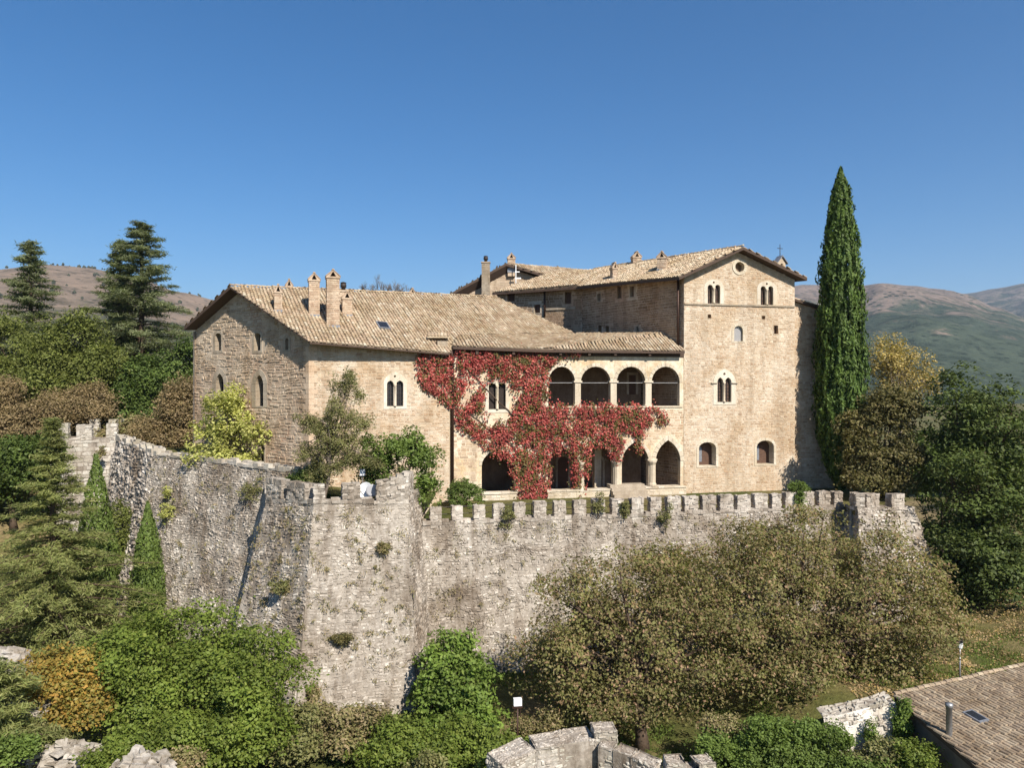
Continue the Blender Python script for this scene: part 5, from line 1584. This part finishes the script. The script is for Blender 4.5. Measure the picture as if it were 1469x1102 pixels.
tree('maple_tree', 'dark green maple seen past the big maple at the frame of the valley', gbase(1490, 60), [(1490, 640, 60, 50, 70), (1500, 740, 58, 50, 80)], 'lf_bigmaple', 220, 70, 1.25, .28, .4, 544, shell=.35, flat=.34, upb=.8)
tree('shade_tree', 'dark shaded tree crown behind the end bastion', gbase(1345, 62), [(1345, 690, 62, 38, 55), (1340, 790, 62, 40, 60), (1390, 830, 62, 60, 60)], 'lf_dark', 420, 34, .9, .28, .3, 545, shell=.4)
# garden trees inside the walls
tree('fig_tree', 'yellow green fig tree in front of the gable', at(322, 680, 53.9), [(322, 600, 53.9, 42, 36), (296, 635, 53.9, 34, 32), (347, 632, 53.6, 34, 32), (325, 572, 53.9, 22, 16), (320, 658, 53.8, 58, 18)], 'lf_fig', 420, 28, .48, .21, .12, 551, shell=.5, bark='bark_grey')
tree('juniper_tree', 'gnarled dry olive conifer rising above the bastion', Vector((-11.6, 45.3, 12.2)), [(487, 590, 45.5, 18, 42), (500, 548, 45.5, 10, 28), (478, 560, 45.5, 7, 26), (465, 618, 45.3, 36, 16), (512, 610, 45.5, 28, 20), (480, 640, 45.2, 40, 22), (448, 650, 45.5, 28, 14), (515, 570, 45.5, 14, 8), (505, 660, 45.2, 34, 20), (470, 675, 45.2, 36, 16), (435, 600, 45.3, 12, 7)], 'lf_juniper', 820, 34, .30, .14, .13, 552, shell=.8, bark='bark_grey', hang=-.6, asp=.35, flat=.9, ntar=50, sub=3)
tree('laurel_shrub', 'bright green shrub growing behind the satellite dish', Vector((-6.9, 46.8, 11.8)), [(570, 650, 47, 46, 32), (600, 665, 47, 26, 42), (548, 675, 46.6, 34, 26), (612, 705, 46.8, 20, 28)], 'lf_green', 420, 32, .42, .17, .1, 553, shell=.55, cat='shrub', bark='bark_grey')
tree('dark_shrub', 'dark shaded shrub under the juniper on the bastion', Vector((-13.5, 46.5, 12.2)), [(450, 690, 46.3, 24, 18), (535, 690, 46.8, 24, 22)], 'lf_hedge', 160, 26, .4, .15, .06, 554, cat='shrub', trunk=False)
tree('clipped_shrub', 'clipped rounded dark green shrub against the loggia wall', Vector((-3.2, 53.5, GROUND)), [(668, 715, 53.5, 25, 22), (662, 705, 53.5, 18, 15)], 'lf_hedge', 420, 30, .2, .10, .07, 555, cat='shrub', shell=.18, sub=0)
tree('clipped_shrub', 'small round bush peeping over the battlements by the tower house', Vector((20.6, 53.2, GROUND)), [(1144, 700, 53, 14, 9), (1147, 720, 52.6, 8, 16)], 'lf_green', 160, 26, .2, .10, .05, 556, cat='shrub', shell=.25)
# fig at the bastion foot, undergrowth
tree('fig_tree', 'bright green fig tree growing against the bastion foot', gbase(655, 39.5), [(640, 950, 39.7, 40, 36), (670, 985, 39.5, 50, 45), (630, 1010, 39.2, 46, 40), (680, 1040, 39, 45, 34), (625, 1045, 39, 40, 26)], 'lf_figgreen', 640, 30, .5, .22, .14, 561, shell=.4, bark='bark_grey')

# leafless trees behind the wing roof
def twig_tree(label, px, py, pyt, Y, seed):
    rng = random.Random(seed); base = gbase(px, Y); top = at(px, pyt, Y); t = thing('bare_tree', label, 'tree', base, 'bare trees behind the wing')
    b = MB(); c = at(px, py, Y); b.tube([base, c], [.25, .12], 6, False)
    def grow(p, d, l, r, dep):
        q = p + d * l; b.tube([p, p.lerp(q, .5) + Vector((rng.gauss(0, .06), 0, 0)), q], [r, r * .8, r * .6], 4, False)
        if dep == 0: return
        for _ in range(rng.choice([2, 3, 3])):
            grow(q.lerp(p, rng.uniform(0, .4)), (d + Vector((rng.gauss(0, .42), rng.gauss(0, .42), rng.gauss(.15, .25)))).normalized(), l * rng.uniform(.6, .85), r * .62, dep - 1)
    for _ in range(4): grow(c, Vector((rng.gauss(0, .35), rng.gauss(0, .35), 1)).normalized(), (top - c).length * .36, .06, 4)
    b.build('branches', M['bark_grey'], t)
for i, (px, pyt) in enumerate(((525, 400), (543, 394), (561, 398), (578, 400))):
    twig_tree(('leafless grey tree behind the ridge, the one nearest the tall chimneys', 'tallest of the leafless grey trees behind the ridge', 'leafless grey tree just past the tallest bare tree', 'small leafless tree standing apart from the other bare trees')[i], px, 440, pyt, 82 + i, 570 + i)

# shrubs rooted in the walls and in the undergrowth
def bush(label, px, py, Y, rx, ry, leafm, n, seed, group, leaf=.12, name='wall_shrub', squash=.7, lpc=22, cr=.22, stems=True, **kw):
    ls = lobes_px([(px, py, Y, rx, ry)], squash)
    c, r = ls[0]; rs = random.Random(seed + 3); ls = [(c, (r[0] * .82, r[1] * .82, r[2] * .8))]
    for _ in range(9 if rx > 20 else 4):
        d = Vector((rs.gauss(0, 1), rs.gauss(0, .8), rs.gauss(.35, .7))).normalized(); q = rs.uniform(.2, .42)
        ls.append((c + Vector((d.x * r[0], d.y * r[1], d.z * r[2])) * rs.uniform(.75, 1.1), (r[0] * q, r[1] * q, max(r[2] * q, r[0] * q * .6))))
    t = thing(name, label, 'shrub', c - UP * r[2], group)
    V, C = crown_quads(ls, n, lpc, cr, leaf, seed, shell=.8, upb=.5, **kw); quads_obj('foliage', V, M[leafm], t)
    if stems:
        rng = random.Random(seed); b = MB()
        for k in range(5):
            q = Vector(C[rng.randrange(len(C))]); b.tube([c - UP * r[2], q], [.02, .006], 4, False)
        b.build('stems', M['bark'], t)
def on_face(pa, px, py, d=.1):
    n = pa.n; c = Vector((0, 0, CZ)); r = ray(px, py); return (c + r * ((pa.c[0] - c).dot(n) / r.dot(n))).y - d
fC = Patch(batter(CL, nC), batter(CR, nC), CR, CL); fB = Patch(BCb, BRb, BR, BC); fBL = Patch(BLb, BCb, BC, BL); fW = Patch(batter(W1, nW, .2), batter(W2e, nW, .2), W2e, W1)
big = [('upright dry green shrub rooted high in the side curtain wall', fW, 361, 710, 16, 28, 'lf_juniper'),
       ('spiky olive shrub on the battlements in front of the clipped bush', fC, 726, 743, 12, 17, 'lf_juniper'),
       ('narrow olive shrub between battlements below the creeper strand', fC, 858, 728, 9, 17, 'lf_juniper'),
       ('small olive shrub on the battlements by the loggia steps', fC, 896, 734, 8, 13, 'lf_juniper'),
       ('dark pointed shrub growing below the pier of the loggia', fC, 954, 746, 12, 20, 'lf_juniper'),
       ('dry tuft growing high on the bastion face', fB, 550, 787, 7, 9, 'lf_dry'),
       ('dark low tuft in the middle of the bastion face', fB, 488, 918, 17, 9, 'lf_yew'),
       ('grassy tuft low on the bastion corner', fB, 451, 1000, 10, 17, 'lf_dry'),
       ('olive tuft on the flank of the bastion', fBL, 401, 843, 12, 13, 'lf_juniper'),
       ('green trailing plant at the broken end bastion', fC, 1226, 762, 14, 20, 'lf_maple')]
for i, (lab, pa, px, py, rx, ry, lm) in enumerate(big):
    bush(lab, px, py, on_face(pa, px, py, .25), rx, ry, lm, 46, 600 + i, 'shrubs rooted in the walls', .11, squash=.6)
bush('brown tuft on the face of the pale wall tower', 143, 650, 65.7, 8, 9, 'lf_dry', 30, 620, 'shrubs rooted in the walls', .14)
bush('straggling plants along the foot of the side curtain wall', 350, 690 + 190, 43, 8, 20, 'lf_dry', 40, 621, 'shrubs rooted in the walls')
bush('yellow green bush at the joint of the two side wall stretches', 240, 740, on_face(fW, 240, 740, .4), 14, 34, 'lf_fig', 60, 622, 'shrubs rooted in the walls', .12, squash=.4)
# many tiny weeds: stuff
rg = np.random.default_rng(77); rng = random.Random(77); CC = []; AA = []
for pa, cnt in ((fC, 300), (fB, 110), (fBL, 120), (fW, 160)):
    for _ in range(cnt):
        s = rng.uniform(0, pa.W); h = rng.uniform(.25, .98) * pa.H; p = pa.P(s, h, .05); sz = rng.uniform(.06, .22)
        for _ in range(rng.randrange(8, 26)):
            CC.append(list(p + Vector((rng.gauss(0, sz), rng.gauss(0, sz * .4), rng.gauss(0, sz))) + pa.n * .05)); AA.append([rng.gauss(0, .5), rng.gauss(0, .5), rng.uniform(.2, 1)])
CC = np.array(CC); AA = np.array(AA); Nn = unit(rg.normal(size=CC.shape) + np.array([0.1, -.8, .4]))
tag(quads_obj('wall_weeds', leaf_quads(CC, Nn, .16 * rg.uniform(.6, 1.4, len(CC)), .045, rg, AA), M['lf_dry'], None, 'stuff'), 'tiny dry weeds sprouting from the joints of the fortification walls', 'weeds')

# undergrowth along the lower edge
bush('dry brown bramble thicket at the bastion foot', 475, 1062, 36.5, 80, 46, 'lf_dry', 700, 631, 'undergrowth below the walls', .15, 'thicket', .6, 26, .4)
bush('olive bramble thicket between the maple and the bastion', 418, 1072, 35, 50, 42, 'lf_juniper', 420, 632, 'undergrowth below the walls', .15, 'thicket', .6, 26, .4)
bush('green low thicket under the fig tree', 630, 1085, 34.5, 105, 36, 'lf_maple', 760, 633, 'undergrowth below the walls', .16, 'thicket', .6, 26, .4)
bush('green thicket beside the ruined wall', 722, 1100, 31.5, 40, 26, 'lf_maple', 260, 634, 'undergrowth below the walls', .15, 'thicket', .6, 26, .35)
bush('low thicket filling the space under the green maple', 240, 1098, 32, 100, 34, 'lf_maple', 480, 635, 'undergrowth below the walls', .16, 'thicket', .6, 26, .4)
bush('large bright green ivy mound beside the white retaining wall', 1108, 1088, 34.5, 98, 62, 'lf_green', 1500, 636, 'undergrowth below the walls', .13, 'ivy_mound', .7, 30, .34)
bush('ivy tumbling over the end of the retaining wall', 1293, 1050, 34.9, 12, 42, 'lf_figgreen', 140, 637, 'undergrowth below the walls', .13, 'ivy', .5, 26, .25)
bush('ivy patch hanging over the face of the white retaining wall', 1250, 1062, 34.6, 8, 38, 'lf_figgreen', 60, 651, 'undergrowth below the walls', .11, 'ivy', .3, 20, .2)
bush('ivy creeping up the edge of the white retaining wall', 1208, 1075, 34.3, 14, 26, 'lf_green', 90, 652, 'undergrowth below the walls', .11, 'ivy', .4, 20, .2)
bush('olive shrubs below the white retaining wall', 1270, 1098, 33.5, 55, 20, 'lf_juniper', 260, 638, 'undergrowth below the walls', .15, 'thicket', .7, 26, .35)
bush('brown undergrowth beneath the tall pale cedar', 60, 900, 48, 70, 26, 'lf_dry', 260, 639, 'undergrowth below the walls', .18, 'thicket', .7, 26, .5)
bush('rough green undergrowth against the foot of the side wall', 170, 800, 57, 50, 60, 'lf_forest', 420, 640, 'undergrowth below the walls', .2, 'thicket', .4, 26, .5)

rr = random.Random(5)
kinds = [('lf_maple', 'leafy green'), ('lf_juniper', 'olive'), ('lf_dry', 'dry brown'), ('lf_green', 'bright green')]
spots = [(560, 1085, 36, 'between the dry thicket and the fig tree'), (700, 1075, 36.5, 'beside the floodlight post'), (775, 1045, 38.5, 'behind the ruined wall'), (520, 1045, 38, 'against the bastion foot'), (400, 1040, 37.5, 'where the maple meets the bastion'), (830, 1040, 39, 'under the broad olive tree'), (1040, 1045, 35, 'at the edge of the ivy mound'), (20, 1075, 30, 'in front of the limestone face'), (150, 1095, 30.5, 'between the two low rocks'), (60, 1065, 32, 'below the orange leaved tree'), (255, 1100, 31, 'at the foot of the green maple'), (1235, 1108, 33, 'under the white retaining wall'), (1312, 1085, 33, 'against the gable wall of the tiled house'), (610, 1105, 33, 'in front of the fig tree')]
for i, (px, py, Y, where) in enumerate(spots):
    km, kn = kinds[i % 4]
    bush(kn + ' low bush ' + where, px, py, Y, rr.uniform(24, 42), rr.uniform(14, 24), km, 150, 660 + i, 'undergrowth below the walls', .13, 'low_bush', .8, 24, .34)
# grass on the level ground under the walnuts and fallen leaves under the maple: stuff
def scatter(n, x0, x1, y0, y1, seed, fn=None):
    r = random.Random(seed); out = []
    while len(out) < n:
        x = r.uniform(x0, x1); y = r.uniform(y0, y1)
        if fn and not fn(x, y): continue
        out.append([x, y, gz(x, y)])
    return np.array(out)
P = scatter(60000, -14, 34, 24, 47, 81, lambda x, y: noise.noise((x * .25, y * .25, 2)) > -.25); rg = np.random.default_rng(81)
A = rg.normal(size=P.shape) * .5 + np.array([0, 0, 1.0]); Lg = rg.uniform(.12, .32, len(P)); P[:, 2] += Lg * .3
tag(quads_obj('grass', leaf_quads(P, unit(rg.normal(size=P.shape) * [1, 1, .3]), Lg, .05, rg, A), M['lf_green'], None, 'stuff'), 'short green grass under the olive brown trees', 'grass')
P = scatter(60000, 18, 48, 34, 62, 82); P[:, 2] += .03
tag(quads_obj('fallen_leaves', leaf_quads(P, unit(rg.normal(size=P.shape) * .35 + np.array([0, 0, 1.0])), .15, .10, rg), M['lf_fallen'], None, 'stuff'), 'fallen yellow leaves scattered over the slope by the tiled house', 'leaves')

# ------------------------------------------------------------------ red creeper on loggia and wing
vine = thing('red_creeper', 'crimson Virginia creeper covering the middle of the loggia front', 'creeper', LOG.P(-12, 11.1, .2))
def poly_px(pl, pts): return [pl.px(*p) for p in pts]
vp = poly_px(LOG, [(650, 501), (700, 503), (775, 507), (833, 504), (830, 512), (812, 514), (797, 520), (788, 532), (785, 552), (784, 584), (830, 584), (870, 582), (905, 585), (940, 587), (957, 597), (957, 604), (942, 608), (930, 609), (922, 612), (918, 650), (912, 655), (909, 620), (895, 622), (893, 640), (888, 662), (880, 662), (876, 640), (862, 636), (846, 642), (843, 660), (841, 700), (838, 714), (828, 714), (824, 690), (822, 655), (808, 646), (792, 648), (787, 680), (786, 716), (739, 718), (737, 680), (733, 665), (722, 656), (708, 650), (695, 640), (684, 630), (672, 618), (660, 612), (650, 606)])
clear = [poly_px(LOG, q) for q in ([(686, 590), (694, 572), (698, 550), (729, 550), (733, 566), (739, 576), (737, 596), (722, 606), (700, 604)], [(663, 572), (700, 528), (704, 536), (676, 575), (668, 585)], [(652, 512), (660, 515), (657, 535), (652, 530)], [(656, 575), (672, 548), (676, 555), (662, 592)], [(664, 600), (676, 586), (690, 596), (700, 607), (690, 612)])]
vwin = poly_px(LOG, [(694, 545), (732, 545), (732, 594), (694, 594)])
rg = np.random.default_rng(90); rng = random.Random(90); pts = []
bx = (min(p[0] for p in vp), max(p[0] for p in vp), min(p[1] for p in vp), max(p[1] for p in vp))
while len(pts) < 2700:
    s = rng.uniform(bx[0], bx[1]); h = rng.uniform(bx[2], bx[3])
    e = .28 * noise.noise((s * 1.3, h * 1.3, 2)) + .2 * noise.noise((s * 3.1, h * 3.1, 5)); e2 = .28 * noise.noise((s * 1.3, h * 1.3, 12)) + .15 * noise.noise((s * 4, h * 4, 12))
    if not inside(vp, s + e, h + e2): continue
    if any(inside(c, s + e * .5, h + e2 * .5) for c in clear) and rng.random() < .985: continue
    if inside(vwin, s, h): continue
    dn = noise.noise((s * .9, h * .9, 31))
    if dn < -.12 and rng.random() < .62: continue
    bulge = .12 + .22 * max(0, noise.noise((s * .8, h * .8, 7)) + .25)
    pts.append(list(LOG.P(s, h, .05 + bulge * rng.random() ** .6)))
wv = poly_px(WF, [(600, 506), (646, 509), (646, 578), (634, 570), (618, 556), (606, 545), (599, 530), (597, 515)])
bx = (min(p[0] for p in wv), max(p[0] for p in wv), min(p[1] for p in wv), max(p[1] for p in wv)); n0 = len(pts)
while len(pts) < n0 + 230:
    s = rng.uniform(bx[0], bx[1]); h = rng.uniform(bx[2], bx[3])
    e = .25 * noise.noise((s * 1.3, h * 1.3, 2)); e2 = .25 * noise.noise((s * 1.3, h * 1.3, 12))
    if not inside(wv, s + e, h + e2) or noise.noise((s * 1.1, h * 1.1, 3)) < -.22: continue
    pts.append(list(WF.P(s, h, .04 + .18 * rng.random())))
for k in range(60):   # trailing runner
    t = rng.random(); x = 598 + 48 * t; y = 536 + 44 * t ** .8 + 3 * math.sin(t * 9)
    s, h = WF.px(x + rng.gauss(0, 1), y + rng.gauss(0, 2)); pts.append(list(WF.P(s, h, .06 + .1 * rng.random())))
Cc = np.array(pts); nn = np.array(LOG.n) + np.array([0, 0, .35]); K = 14
of = rg.normal(size=(len(Cc), K, 3)) * np.array([.2, .2, .24])
C = (Cc[:, None, :] + of + np.array(LOG.n) * (.10 - 1.6 * (of ** 2).sum(2, keepdims=True))).reshape(-1, 3)
Nn = unit(nn + rg.normal(size=C.shape) * .5); A = rg.normal(size=C.shape) * .6 + np.array([0, 0, -1.0])
Lv = .155 * rg.uniform(.6, 1.45, len(C))
quads_obj('leaves', leaf_quads(C, Nn, Lv, Lv * .75, rg, A), M['lf_vine'], vine)
b = MB()
for (x0, y0, x1, y1) in ((765, 718, 760, 520), (755, 718, 735, 600), (832, 712, 835, 640), (775, 718, 790, 590), (745, 650, 665, 585), (760, 600, 900, 600), (735, 600, 660, 520)):
    p = []
    for k in range(8):
        t = k / 7; s, h = LOG.px(x0 + (x1 - x0) * t + rng.gauss(0, 3), y0 + (y1 - y0) * t); p.append(LOG.P(s, h, .06))
    b.tube(p, [.06 - .005 * k for k in range(8)], 5, False)
b.build('stems', M['bark'], vine)

# ------------------------------------------------------------------ air: one closed box of thin haze
m, nt, out = nodes('haze')
pv = N(nt, 'ShaderNodeVolumePrincipled'); pv.inputs['Color'].default_value = (.62, .78, 1, 1); pv.inputs['Density'].default_value = 0.00008; pv.inputs['Anisotropy'].default_value = .2
nt.links.new(pv.outputs[0], out.inputs['Volume'])
b = MB(); b.hexa([Vector((x, y, z)) for z in (-75, 1000) for x, y in ((-9300, -9300), (9300, -9300), (9300, 9300), (-9300, 9300))])
tag(b.build('haze', m, None, kind='stuff'), 'thin blue haze filling the valley air', 'haze')
